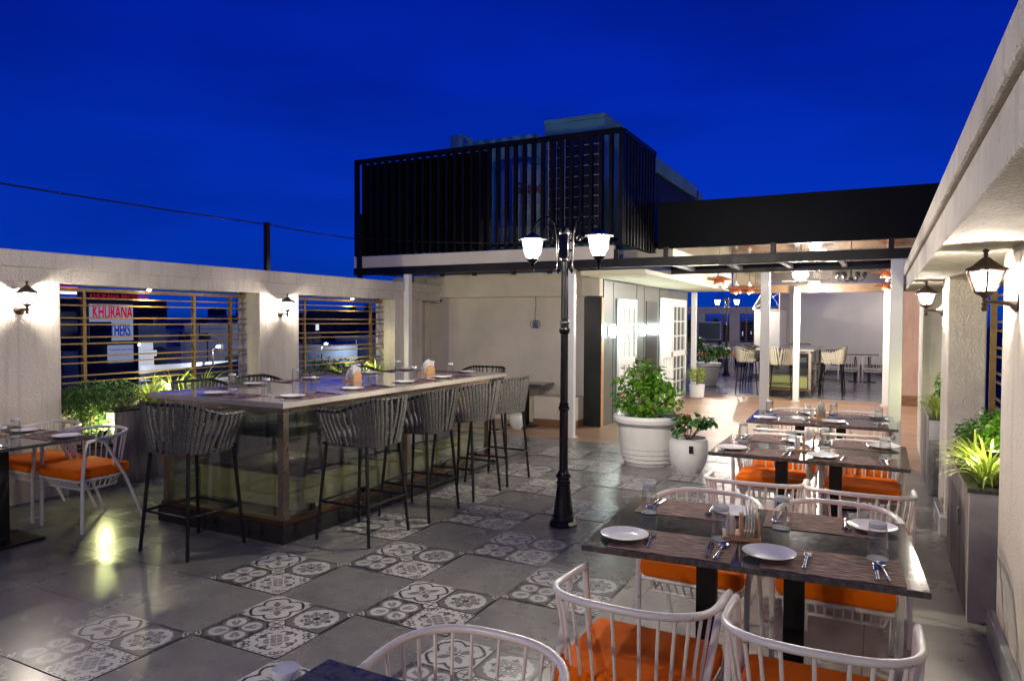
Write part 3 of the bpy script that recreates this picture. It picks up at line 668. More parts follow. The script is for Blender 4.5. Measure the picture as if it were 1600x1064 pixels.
t = thing('canopy_roof', (-1.2, 13.6, 2.8), 'flat canopy roof with a deep black fascia over the wooden deck', 'canopy')
wpart('fascia', MB().box(-3.12, .80, 11.0, 11.08, 2.79, 3.50), m_fascia, t)
wpart('mirror_ceiling', MB().box(-2.895, .80, 11.081, 16.3, 2.80, 2.84), m_ceil, t)
wpart('roof_sheet', MB().box(-3.12, .80, 11.081, 16.4, 2.845, 2.95), m_fascia, t)
wpart('rear_beam', MB().box(-2.895, .80, 16.15, 16.28, 2.27, 2.44), mat('brown_wood_beam', (.12, .065, .025), .4, var=(8, (.06, .03, .012), .6)), t)
wpart('rear_fascia', MB().box(-2.895, .80, 16.16, 16.26, 2.445, 2.799), m_ceil, t)
def post(x, y, z, w, label):
    t = thing('steel_post', (x, y, 0), label, 'post', 'white square posts holding the canopy')
    MB().box(-w/2, w/2, -w/2, w/2, .006, z).build('shaft', m_white, t, bevel=.006)
    MB().box(-w*.75, w*.75, -w*.75, w*.75, 0, .006).build('foot_plate', m_white, t)
post(-6.74, YS, 2.39, .10, 'white square post at the left end, behind the bar and planter')
post(-3.90, YS, 2.39, .10, 'white square post just behind the tall black lamp post')
post(.165, YS, 2.39, .13, 'thick white square post beside the end of the right-hand beam')
post(-1.50, 10.99, 2.38, .12, 'white square post left of centre among the deck posts')
post(-1.55, 16.0, 2.38, .12, 'slim white post before the far bar counter')
post(.12, 16.0, 2.38, .13, 'pinkish-lit white post by the red cabinet at the far right')
post(-3.75, 16.25, 2.31, .11, 'white post at the far end of the dark corridor wall')
# lift room, grid panel, water tank, stair tower
t = thing('lift_room', (-4.9, 13, 2.95), 'teal-grey boxy lift room rising above the slatted screen', 'rooftop room')
wpart('walls', MB().box(-5.54, -4.38, 12, 14, 2.96, 5.25), m_teal, t, bevel=.01)
wpart('roof_coping', MB().box(-5.55, -4.37, 11.99, 14.01, 5.251, 5.33), m_teal, t, bevel=.006)
t = thing('grid_panel', (-4.6, 11.2, 2.96), 'dark wire grid panel behind the slats of the roof screen', 'panel')
g = MB()
for i in range(7): g.box(-5.08+i*.153-.006, -5.08+i*.153+.006, 11.16, 11.175, 2.97, 4.72)
for i in range(11): g.box(-5.08, -4.16, 11.15, 11.159, 3.05+i*.17-.005, 3.05+i*.17+.005)
wpart('wire_grid', g, mat('pale_wire', (.45, .45, .45), .4), t)
wpart('dark_sheet', MB().box(-5.10, -4.12, 11.19, 11.21, 2.96, 4.75), m_dark, t)
t = thing('water_tank', (-5.85, 11.9, 2.96), 'pale round rooftop water tank with red lettering behind the slats', 'water tank')
MB().lathe([(.0, 0), (.52, 0), (.55, .05), (.55, .35), (.565, .37), (.55, .39), (.55, .75), (.565, .77), (.55, .79), (.55, 1.3), (.45, 1.48), (.2, 1.56), (0, 1.57)], seg=36).build('tank_body', mat('pale_blue_plastic', (.30, .42, .44), .5), t, smooth=True)
text('red_lettering', 'Sintex', .28, (.30, -.56, 1.02), (PI/2, 0, .3), mat('faded_red_paint', (.22, .01, .01), .6), t, bold=.006).scale = (.62, 1, 1)
t = thing('stair_tower', (-5, 13, 2.95), 'dark stair tower with pale coping behind the roof screen', 'rooftop room')
wpart('walls', MB().box(-7.0, -3.32, 11.12, 11.14, 2.96, 3.0).box(-3.75, -3.32, 11.12, 14.3, 2.96, 4.10), m_fascia, t)
wpart('coping', MB().box(-3.8, -3.28, 11.10, 14.34, 4.10, 4.33), m_teal, t, bevel=.01)
t = thing('vent_stack', (-3.5, 15, 2.95), 'pair of short grey vent stacks behind the canopy fascia', 'vent')
wpart('stack', MB().box(-3.6, -3.3, 14.5, 14.9, 2.96, 4.28), m_teal, t, bevel=.01)
wpart('stack', MB().box(-3.5, -3.15, 15.2, 15.7, 2.96, 4.2), m_teal, t, bevel=.01)
t = thing('small_roof_room', (-8, 13.5, 2.95), 'small teal roof room peeking over the left part of the screen', 'rooftop room')
wpart('walls', MB().box(-8.22, -7.9, 13, 13.4, 2.4, 5.58).box(-7.899, -6.2, 13.05, 13.35, 2.4, 5.42), m_teal, t, bevel=.01)
# pole and overhead cable
t = thing('roof_pole', (-6.95, 6.65, 2.26), 'thin black pole on the left parapet holding the overhead cable', 'pole')
MB().box(-.028, .028, -.028, .028, .006, .63).build('shaft', m_black, t); MB().box(-.05, .05, -.05, .05, 0, .006).build('foot', m_black, t)
t = thing('roof_pole', (-7.66, 9.34, 2.2), 'short black post at the left end of the slatted screen', 'pole')
MB().box(-.035, .035, -.028, .028, -.19, 1.2).build('shaft', m_black, t); MB().box(-.05, .05, -.04, .04, -.2, -.19).build('foot', m_black, t)
pts = []
for a, b, s in (((-6.9, -1.0, 2.98), (-6.93, 6.65, 2.862), .13), ((-6.93, 6.65, 2.862), (-7.62, 9.30, 2.98), .03), ((-7.62, 9.30, 2.98), (-3.3, 9.30, 2.72), .05)):
    for i in range(12):
        f = i/12; p = Vector(a).lerp(Vector(b), f); p.z -= s*4*f*(1-f)*.5; pts.append(p)
o = MB().tube(pts, .008, 6).build('overhead_cable', m_black, smooth=True); tag(o, 'thin black cable sagging across the blue sky to the screen', 'cable')

# ------------------------------------------------------------------ lamp posts
def lamp_post(loc, label, e, seg=16):
    t = thing('lamp_post', loc, label, 'lamp post', 'black twin-lantern lamp posts')
    MB().lathe([(.0, 0), (.118, 0), (.122, .02), (.105, .045), (.09, .05)], seg=8).build('foot', m_blackgloss, t)
    MB().lathe([(.088, .05), (.086, .085), (.082, .09), (.052, .33), (.052, .335), (.058, .34), (.058, .355), (.05, .36), (.05, .385), (.062, .392), (.062, .41), (.048, .42), (.044, .44), (.038, .45)], seg=seg).build('base_column', m_blackgloss, t, smooth=True, ang=30)
    MB().lathe([(.036, .45), (.035, .93), (.043, .94), (.045, .965), (.036, .975), (.040, .99), (.032, 1.0), (.031, 1.55), (.041, 1.565), (.045, 1.59), (.036, 1.60), (.036, 1.63), (.042, 1.64), (.03, 1.655), (.028, 1.67)], seg=seg).build('shaft', m_blackgloss, t, smooth=True, ang=30)
    sh = MB(); prof = []
    for zz in (1.67, 2.13):
        prof.append(zz)
    vs = []; n = 32
    for zz, rr_ in ((1.67, .029), (2.13, .026)):
        for k in range(n): a = 2*PI*k/n; r2 = rr_*(1+.12*math.cos(8*a)); vs.append((r2*math.cos(a), r2*math.sin(a), zz))
    sh.add(vs, [(k, (k+1) % n, n+(k+1) % n, n+k) for k in range(n)]); sh.build('fluted_shaft', m_blackgloss, t, smooth=True, ang=60)
    MB().lathe([(.026, 2.13), (.036, 2.14), (.036, 2.16), (.028, 2.165)], seg=16).box(-.04, .04, -.04, .04, 2.165, 2.35).lathe([(.045, 2.35), (.05, 2.36), (.045, 2.38), (.02, 2.41), (0, 2.42)], seg=16).build('head', m_blackgloss, t, smooth=True, bevel=.003)
    for s in (-1, 1):
        ar = thing('arm', (0, 0, 0), None, None); ar.parent = t
        # hook
        pts = [(s*.06, 0, 2.10), (s*.065, 0, 2.2), (s*.07, 0, 2.34), (s*.09, 0, 2.44), (s*.14, 0, 2.50), (s*.20, 0, 2.505), (s*.26, 0, 2.46), (s*.29, 0, 2.38)]
        MB().tube(pts, [.009]*8, 8).build('hook', m_blackgloss, ar, smooth=True)
        sc_ = MB()
        for (cx, cz, r0) in ((.15, 2.40, .045), (.21, 2.42, .035), (.12, 2.31, .03)):
            sc_.tube([(s*(cx+r0*(1-i/18)*math.cos(i*.5)), 0, cz+r0*(1-i/18)*math.sin(i*.5)) for i in range(16)], .004, 6)
        sc_.build('scrollwork', m_blackgloss, ar, smooth=True)
        MB().bar((0, 0, 2.22), (s*.066, 0, 2.22), .016, .02).bar((0, 0, 2.30), (s*.066, 0, 2.30), .016, .02).build('bracket', m_blackgloss, ar)
        MB().lathe([(0, -.055), (.018, -.03), (.022, -.012), (.010, .0), (.014, .01), (.006, .03)], (s*.06, 0, 2.09), 12).build('drop_finial', m_blackgloss, ar, smooth=True)
        c = (s*.29, 0, 0)
        lan = thing('lantern', (s*.29, 0, 0), None, None); lan.parent = t
        MB().lathe([(.115, 2.325), (.115, 2.332), (.075, 2.345), (.03, 2.37), (.012, 2.385), (0, 2.39)], seg=24).build('cap', m_blackgloss, lan, smooth=True)
        cg = MB()
        for k in range(6): a = k*PI/3; cg.bar((.052*math.cos(a), .052*math.sin(a), 2.165), (.092*math.cos(a), .092*math.sin(a), 2.324), .007, .007)
        cg.build('cage', m_blackgloss, lan)
        MB().lathe([(.048, 2.167), (.07, 2.22), (.088, 2.323)], seg=24).build('glass', m_lit, lan, smooth=True)
        MB().lathe([(.0, 2.06), (.012, 2.062), (.012, 2.10), (.02, 2.11), (.014, 2.12), (.03, 2.14), (.053, 2.166), (0, 2.166)], seg=16).build('bottom_finial', m_blackgloss, lan, smooth=True)
        lamp('lantern_light', lan, (0, 0, 2.25), e, (1, .89, .72), .03)
    return t
def _untag():
    for o in bpy.data.objects:
        for k in ('label', 'category', 'group'):
            if k in o and o[k] is None: del o[k]
lp = lamp_post((-2.264, 5.307, 0), 'tall black twin-lantern lamp post standing between the bar and the dining tables', 75)
lamp_post((-4.21, 22.6, 0), 'distant twin-lantern lamp post on the far terrace', 60)
lamp_post((-2.4, -1.9, 0), 'added unseen twin-lantern lamp post behind the viewer, brightening the foreground', 60)  # extra lamp out of view, added to brighten the foreground

# ------------------------------------------------------------------ potted plants
t = thing('large_pot', (-2.40, 8.12, 0), 'large white ringed pot with a leafy pink-flowered bush, beside the lamp post', 'potted plant')
MB().lathe([(0, 0), (.27, 0), (.28, .03), (.29, .04), (.292, .08), (.302, .085), (.305, .13), (.312, .135), (.316, .19), (.322, .195), (.345, .47), (.375, .475), (.40, .50), (.405, .54), (.39, .57), (.36, .575), (.345, .55), (.33, .52), (0, .52)], seg=56).build('pot_body', m_pot, t, smooth=True, ang=30)
MB().lathe([(0, .521), (.329, .521), (0, .535)], seg=30).build('soil', m_soil, t)
q = random.Random(3); lv = MB(); st = MB(); fl_ = MB()
for (c, r, n) in [((0, 0, .80), (.26, .26, .20), 420), ((-.08, 0, 1.0), (.17, .17, .14), 200), ((.12, -.05, .95), (.15, .15, .12), 180), ((-.28, -.05, .78), (.12, .12, .12), 90), ((.28, -.05, .78), (.12, .14, .16), 130),
                  ((-.05, 0, 1.16), (.08, .08, .10), 50), ((.10, 0, 1.10), (.07, .07, .07), 35), ((-.20, 0, 1.08), (.06, .06, .06), 25), ((-.36, -.02, .96), (.05, .06, .05), 22), ((-.30, 0, .68), (.1, .1, .06), 70), ((.0, -.2, .64), (.25, .1, .07), 120)]:
    leafcloud(lv, q, c, (r[0]*1.12, r[1]*1.12, r[2]*1.1), int(n*.85), .082)
    for k in range(3): st.tube([(q.uniform(-.04, .04), q.uniform(-.04, .04), .52), (c[0]*.5+q.uniform(-.03, .03), c[1]*.5, .52+(c[2]-.52)*.5), (c[0]+q.uniform(-.5, .5)*r[0], c[1]+q.uniform(-.5, .5)*r[1], c[2]+r[2]*.4)], [.012, .008, .003], 6)
lv.build('leaves', m_bush2, t, smooth='all'); st.build('stems', m_bark, t, smooth=True)
leafcloud(fl_, q, (-.27, -.12, .79), (.03, .03, .03), 14, .045); fl_.build('flowers', m_pinkf, t)
t = thing('small_pot', (-1.86, 7.86, 0), 'smaller white round pot with broad leaves and red flowers', 'potted plant')
MB().lathe([(0, 0), (.13, 0), (.15, .02), (.195, .12), (.21, .22), (.208, .32), (.20, .36), (.205, .375), (.19, .38), (.18, .33), (0, .33)], seg=40).build('pot_body', m_pot, t, smooth=True)
MB().lathe([(0, .331), (.179, .331), (0, .34)], seg=24).build('soil', m_soil, t)
o = MB().box(.055, .10, -.208, -.2045, .24, .32).build('black_emblem', m_black, t)
lv = MB(); st = MB(); fl_ = MB()
for k in range(9):
    a = q.uniform(0, 6.28); rr_ = q.uniform(.05, .2); e = (rr_*math.cos(a)+.03, rr_*math.sin(a), q.uniform(.48, .62))
    st.tube([(0, 0, .33), (e[0]*.4, e[1]*.4, .42), e], [.008, .005, .003], 6); leafcloud(lv, q, e, (.07, .07, .05), 13, .10, 1.2)
    if k % 2 == 0: leafcloud(fl_, q, (e[0], e[1], e[2]+.04), (.02, .02, .02), 10, .03)
lv.build('leaves', m_bush4, t, smooth='all'); st.build('stems', m_bark, t, smooth=True); fl_.build('flowers', m_flower, t)
t = thing('small_pot', (-3.50, 15.5, 0), 'small white pot with a yellow-green shrub by the french door', 'potted plant')
MB().lathe([(0, 0), (.12, 0), (.15, .03), (.165, .28), (.17, .30), (.15, .30), (0, .27)], seg=28).build('pot_body', m_white, t, smooth=True)
lv = MB(); leafcloud(lv, q, (0, 0, .52), (.2, .2, .17), 420, .06); lv.build('leaves', m_bush3, t, smooth='all')
MB().tube([(0, 0, .27), (0, 0, .5)], .012, 6).build('stem', m_bark, t)
t = thing('large_pot', (-4.05, 18.9, 0), 'large grey pot with a wide bush beyond the corridor end', 'potted plant')
MB().lathe([(0, 0), (.26, 0), (.30, .08), (.36, .48), (.40, .50), (.40, .58), (.36, .58), (0, .54)], seg=36).build('pot_body', m_potg, t, smooth=True)
lv = MB()
for c, r in [((0, 0, .85), (.4, .4, .25)), ((-.25, 0, 1.1), (.2, .2, .2)), ((.35, 0, .9), (.25, .3, .15))]: leafcloud(lv, q, c, r, 350, .10)
lv.build('leaves', m_bush, t, smooth='all'); MB().tube([(0, 0, .54), (-.05, 0, .9)], .02, 6).build('stem', m_bark, t)

# ------------------------------------------------------------------ tableware
def plate_p():
    return MB().lathe([(0, .002), (.05, .0), (.055, .003), (.088, .013), (.097, .017), (.098, .019), (.09, .017), (.06, .007), (.055, .006), (0, .006)], seg=40).build('plate', m_china, None, smooth=True)
def glass_p():   # upturned tumbler: thick base on top, faceted wall
    o = MB().lathe([(.0385, 0), (.0365, .0005), (.0345, .01), (.0290, .117)], seg=14).lathe([(.0385, .0), (.0385, .004), (.0335, .115), (.0315, .121)], seg=14).build('drinking_glass', m_glass, None)
    MB().lathe([(0, .119), (.0292, .119), (.0312, .122), (.0305, .135), (.029, .138), (0, .138)], seg=28).build('thick_base', m_glassb, o, smooth=True, ang=50)
    MB().lathe([(.0365, 0), (.0385, 0), (.0388, .003), (.0375, .0045), (.0365, .003)], seg=28).build('rim', m_glassb, o, smooth=True)
    return o
def spoon_p(n='spoon'):
    mb = MB(); mb.tube([(0, -.09, .004), (0, -.03, .006), (0, .03, .007), (0, .045, .005)], [.006, .0035, .003, .005], 8, flat=.4)
    mb.lathe([(.0, .002), (.012, .003), (.017, .007), (.016, .0075), (.011, .004), (0, .003)], (0, .066, 0), 18, sq=1.5); return mb.build(n, m_chrome, None, smooth=True)
def knife_p():
    mb = MB(); mb.tube([(0, -.09, .004), (0, -.01, .005)], [.006, .005], 8, flat=.5); mb.add([(-.007, -.01, .004), (.007, -.01, .004), (.008, .06, .004), (.001, .09, .004), (-.006, .085, .004), (-.007, -.01, .006), (.007, -.01, .006), (.007, .06, .0055), (.001, .09, .005), (-.005, .085, .005)], [(0, 1, 2, 3, 4), (9, 8, 7, 6, 5), (0, 5, 6, 1), (1, 6, 7, 2), (2, 7, 8, 3), (3, 8, 9, 4), (4, 9, 5, 0)]); return mb.build('knife', m_chrome)
def fork_p():
    mb = MB(); mb.tube([(0, -.09, .004), (0, -.03, .006), (0, .03, .007)], [.006, .0035, .004], 8, flat=.4); mb.box(-.011, .011, .03, .045, .005, .0075)
    for k in range(4): x = -.0095+k*.0063; mb.bar((x, .045, .006), (x, .085, .005), .0028, .002)
    return mb.build('fork', m_chrome, None, smooth=True)
def placemat_p(): return MB().box(-.235, .235, -.145, .145, 0, .0022).build('placemat', m_mat)
PROTO = {}
KINDS = {'plate': (plate_p, 'plate', 'round white plates laid on the tables'), 'glass': (glass_p, 'drinking glass', 'upturned glasses laid on the tables'),
         'spoon': (spoon_p, 'spoon', 'spoons laid on the tables'), 'knife': (knife_p, 'knife', 'knives laid on the tables'),
         'fork': (fork_p, 'fork', 'forks laid on the tables'), 'placemat': (placemat_p, 'placemat', 'woven brown placemats on the tables')}
DESC = {'plate': 'small white round plate', 'glass': 'upturned clear drinking glass', 'spoon': 'steel spoon', 'knife': 'steel knife', 'fork': 'steel fork', 'placemat': 'woven brown placemat'}
def ware(kind, x, y, z, rz, where):
    f, cat, grp = KINDS[kind]
    if kind not in PROTO: o = PROTO[kind] = f()
    else: o = copy_tree(PROTO[kind])
    o.location = (x, y, z); o.rotation_euler = (0, 0, rz)
    if kind in ('spoon', 'knife', 'fork'): o.scale = (1.2, 1.12, 1.1)
    return tag(o, DESC[kind]+' '+where, cat, grp)
def setting(cx, cy, z, rz, where, items=('placemat', 'plate', 'glass', 'spoon', 'knife', 'fork')):
    c, s = math.cos(rz), math.sin(rz)
    spots = {'placemat': (0, 0, 0), 'plate': (-.20, .0, .0), 'glass': (.17, .15, 0), 'spoon': (.175, -.01, 0), 'knife': (.150, -.02, 0), 'fork': (-.085, .0, 0)}
    for k in items:
        dx, dy, _ = spots[k]; dx += rnd.uniform(-.012, .012)*(k != 'placemat'); dy += rnd.uniform(-.012, .012)*(k != 'placemat')
        zz = z if k == 'placemat' or (k == 'glass' and dy > .14) else z+.0027
        ware(k, cx+dx*c-dy*s, cy+dx*s+dy*c, z+.0003 if k == 'placemat' else zz+.0003, rz+rnd.uniform(-.12, .12)*(k != 'placemat'), where)
def caddy(x, y, z, rz, label, open_=0):
    t = thing('napkin_caddy', (x, y, z), label, 'napkin holder', 'wooden napkin caddies on the tables', rz); t.scale = (1.2, 1.2, 1.2)
    MB().box(-.055, .055, -.035, .088, 0, .012).build('tray', m_oak, t, bevel=.002)
    mb = MB()
    for s in (-1, 1):
        n = 10; pr = [(.05*math.cos(PI*i/n), .045+.04*math.sin(PI*i/n)) for i in range(n+1)]
        pr = [(.05, .0125)]+pr+[(-.05, .0125)]; o = len(pr); x0 = s*.028
        vs = [(p, x0-.004, zz) for p, zz in pr]+[(p, x0+.004, zz) for p, zz in pr]
        mb.add(vs, [tuple(range(o)), tuple(range(2*o-1, o-1, -1))]+[(i, i+o, (i+1) % o+o, (i+1) % o) for i in range(o)])
    mb.build('side_board', m_oak, t)
    mb = MB()
    for k in range(5): 
        yy = -.018+k*.009; h = .128+.012*math.sin(k*.9); mb.add([(-.045, yy, .0125), (.045, yy, .0125), (.054+k*.003, yy*1.25+.002*math.sin(k), h*.82), (0.004*(k-5), yy*1.3+.002, h), (-.056, yy*1.25-.001, h*.8)], [(0, 1, 2, 3, 4)])
    mb.build('napkins', m_napkin, t)
    MB().lathe([(.016, .0125), (.018, .05), (.014, .07), (.012, .075), (0, .08)], (-.01, .062, 0), 16).build('shaker', m_china, t, smooth=True)
    return t

# ------------------------------------------------------------------ dining tables
def dining_table(cx, cy, rz, label, w=1.21, d=.88):
    t = thing('dining_table', (cx, cy, 0), label, 'dining table', 'granite-topped dining tables', rz)
    MB().box(-w/2, w/2, -d/2, d/2, .747, .77).build('tabletop', m_granite, t, bevel=.003)
    for x in (-.18, .17):
        MB().box(x-.04, x+.04, -.04, .04, .021, .746).build('column', m_black, t, bevel=.002)
        MB().box(x-.165, x+.165, -.22, .22, 0, .02).build('base_plate', m_black, t, bevel=.002)
    return t
def horseshoe(hw, yb, yf, n, t0=0, p=.75):   # back curve at -y, ends at yf
    out = []
    for i in range(n+1):
        a = t0+(PI-2*t0)*i/n; cx, sx_ = math.cos(a), math.sin(a)
        out.append((math.copysign(abs(cx)**p, cx)*hw, -abs(sx_)**p*yb))
    return out
def make_chair():
    t = thing('spindle_chair', (0, 0, 0), 'x', 'chair', 'white spindle-back chairs with orange seats')
    top = horseshoe(.275, .27, .17, 24)
    def zt(y): return .715+.035*min(1, max(0, -y/.27))
    rail = [(.275, .17, .69), (.275, .168, .705), (.275, .10, .712)]+[(x, y, zt(y)) for x, y in top]+[(-.275, .10, .712), (-.275, .168, .705), (-.275, .17, .69)]
    MB().tube(rail, .0128, 10).build('top_rail', m_chair, t, smooth=True)
    seat = horseshoe(.235, .225, .2, 24); low = horseshoe(.20, .20, .2, 24)
    MB().tube([(.235, .215, .40)]+[(x, y, .40) for x, y in seat]+[(-.235, .215, .40)], .011, 8, closed=True).tube([(.20, .16, .325)]+[(x, y, .325) for x, y in low]+[(-.20, .16, .325)], .008, 8, closed=True).build('seat_frame', m_chair, t, smooth=True)
    for s in (-1, 1):
        MB().tube([(s*.258, .20, 0), (s*.262, .195, .4), (s*.275, .172, .70)], .014, 8).build('leg', m_chair, t, smooth=True)
        MB().tube([(s*.245, -.33, 0), (s*.25, -.17, .38), (s*.274, .03, .70)], .0125, 8).build('leg', m_chair, t, smooth=True)
        MB().box(s*.275-.006, s*.275+.006, .172, .186, .60, .715).build('arm_cap', m_steel, t)
    sp = MB(); n = 13
    A = horseshoe(.275, .27, 0, n+1, .0); B = horseshoe(.233, .223, 0, n+1, .0); D = horseshoe(.198, .198, 0, n+1, .0)
    for i in range(1, n+1):
        a, b, d = A[i], B[i], D[i]; k = (i-(n+1)/2)/n
        sp.tube([(a[0], a[1], zt(a[1])), ((a[0]*.35+b[0]*.65), (a[1]*.35+b[1]*.65), .55), (b[0], b[1], .40), (d[0]*.98, d[1]*.98, .325)], .006, 6)
    for i in range(11): x = -.19+i*.038; sp.tube([(x, .215, .40), (x*.97, .16, .325)], .005, 6)
    for s in (-1, 1):
        for i in range(5): y = .16-i*.045; sp.tube([(s*.235, y, .40), (s*.20, y*.95, .325)], .005, 6)
    sp.build('spindles', m_chair, t, smooth=True)
    cu = MB(); prof = [(1, 0)]
    o = MB().box(-.245, .245, -.222, .24, .412, .497).build('seat_cushion', m_orange, t, smooth='all')
    b = o.modifiers.new('bevel', 'BEVEL'); b.width = .028; b.segments = 4
    for pz, nm in ((.484, 'piping'), ):
        MB().tube([(.236, .231, pz), (-.236, .231, pz), (-.236, -.213, pz), (.236, -.213, pz)], .004, 6, closed=True).build('piping', m_orange, o, smooth=True)
    return t
chair = make_chair(); used = [True]
def put_chair(x, y, rz, label):
    o = inst(chair, used[0], (x, y, 0), rz+rnd.uniform(-.04, .04), label, 'white spindle-back chairs with orange seats'); used[0] = False; return o
seats = {'near left': (-.27, -.28, 0), 'near right': (.30, -.28, 0), 'far left': (-.30, .28, PI), 'far right': (.27, .28, PI)}
def full_table(cx, cy, rz, name, chairs):
    dining_table(cx, cy, rz, 'dark granite dining table laid for four, '+name)
    c, s = math.cos(rz), math.sin(rz)
    for k, (dx, dy, a) in seats.items():
        setting(cx+dx*c-dy*s, cy+dx*s+dy*c, .7702, rz+a, 'at the %s seat of the %s' % (k, name))
    caddy(cx+.0, cy-.06, .7704, rz+PI/2+.15, 'wooden napkin caddy with white shaker on the %s' % name)
    for k, (x, y) in chairs.items():
        put_chair(x, y, 0 if 'near' in k else PI, 'white spindle chair with orange cushion, %s side of the %s' % (k, name))
full_table(-.465, 3.10, R(3.5), 'nearest laid table', {'near left': (-.735, 2.40), 'near right': (-.15, 2.37), 'far left': (-.78, 3.60), 'far right': (-.165, 3.66)})
full_table(-.425, 5.36, R(0), 'middle laid table', {'near left': (-.65, 4.42), 'near right': (-.09, 4.42), 'far left': (-.72, 5.80), 'far right': (-.10, 5.80)})
full_table(-.47, 7.12, R(2), 'farthest laid table', {'near left': (-.70, 6.58), 'near right': (-.16, 6.58), 'far left': (-.72, 7.72), 'far right': (-.16, 7.72)})
dining_table(-.67, .985, 0, 'dark dining table corner just below the viewer at the bottom edge')
ware('glass', -1.13, 1.13, .7702, 0, 'on the table corner just below the viewer')
ware('placemat', -.95, .95, .7704, 0, 'on the table just below the viewer')
put_chair(-.96, 1.53, PI, 'white spindle chair at the bottom edge with its curved back nearest the viewer')
# left side table
dining_table(-5.89, 2.90, 0, 'dark dining table at the left edge beside the wide pillar')
for k, (dx, dy, a) in (('far right', (.30, .28, PI)), ('far left', (-.25, .28, PI)), ('near right', (.30, -.28, 0))):
    setting(-5.89+dx, 2.9+dy, .7702, a, 'at the %s seat of the left edge table' % k)
caddy(-5.93, 2.93, .7704, .1, 'wooden napkin caddy on the left edge table')
put_chair(-5.70, 3.52, PI, 'white spindle chair with orange seat at the right end of the left edge table')
put_chair(-6.33, 3.52, PI, 'white spindle chair against the wide pillar at the left edge table')

# ------------------------------------------------------------------ high bar
def high_bar(x0, x1, y0, y1, label, h=1.05):
    t = thing('bar_counter', ((x0+x1)/2, (y0+y1)/2, 0), label, 'bar counter', 'long glass-sided bar counters')
    px0, px1, py0, py1 = x0+.09, x1-.02, y0+.02, y1-.25
    wpart('plinth', MB().box(px0, px1, py0, py1, 0, .13), m_blackstone, t, bevel=.004)
    wpart('plinth_trim', MB().box(px0+.02, px1-.02, py0+.02, py1-.02, .1305, .165), m_copperband, t)
    wpart('countertop', MB().box(x0, x1, y0, y1, h-.042, h), m_marble, t, bevel=.004)
    wpart('under_frame', MB().box(px0+.05, px1-.05, py0+.05, py1-.05, h-.09, h-.043), m_steel, t)
    ny = 3
    for x in (px0+.06, px1-.06):
        for i in range(ny): y = py0+.06+(py1-py0-.12)*i/(ny-1); wpart('corner_post', MB().box(x-.028, x+.028, y-.028, y+.028, .166, h-.091), m_steel, t)
    for x in (px0+.06, px1-.06):
        for i in range(ny-1):
            a = py0+.06+(py1-py0-.12)*i/(ny-1)+.032; b = py0+.06+(py1-py0-.12)*(i+1)/(ny-1)-.032
            wpart('glass_panel', MB().box(x-.004, x+.004, a, b, .18, h-.1), m_glassy, t)
    for y in (py0+.06, py1-.06): wpart('glass_panel', MB().box(px0+.095, px1-.095, y-.004, y+.004, .18, h-.1), m_glassy, t)
    wpart('inner_trough', MB().box(px0+.14, px1-.13, py0+.30, py1-.30, .166, .43), m_trough, t, bevel=.01)
    wpart('trough_rim', MB().box(px0+.12, px1-.11, py0+.28, py1-.28, .4305, .46), m_steel, t)
    for i in range(5):
        y = py0+.35+(py1-py0-.7)*i/4; wpart('panel_clamp', MB().box(px1-.052, px1-.036, y-.02, y+.02, .18, .23), m_black, t)
    return t
high_bar(-5.36, -3.85, 3.83, 7.33, 'long marble-topped glass-sided bar counter on a black plinth')
high_bar(-2.50, -1.28, 16.85, 20.05, 'distant marble-topped glass-sided bar counter on the far terrace')

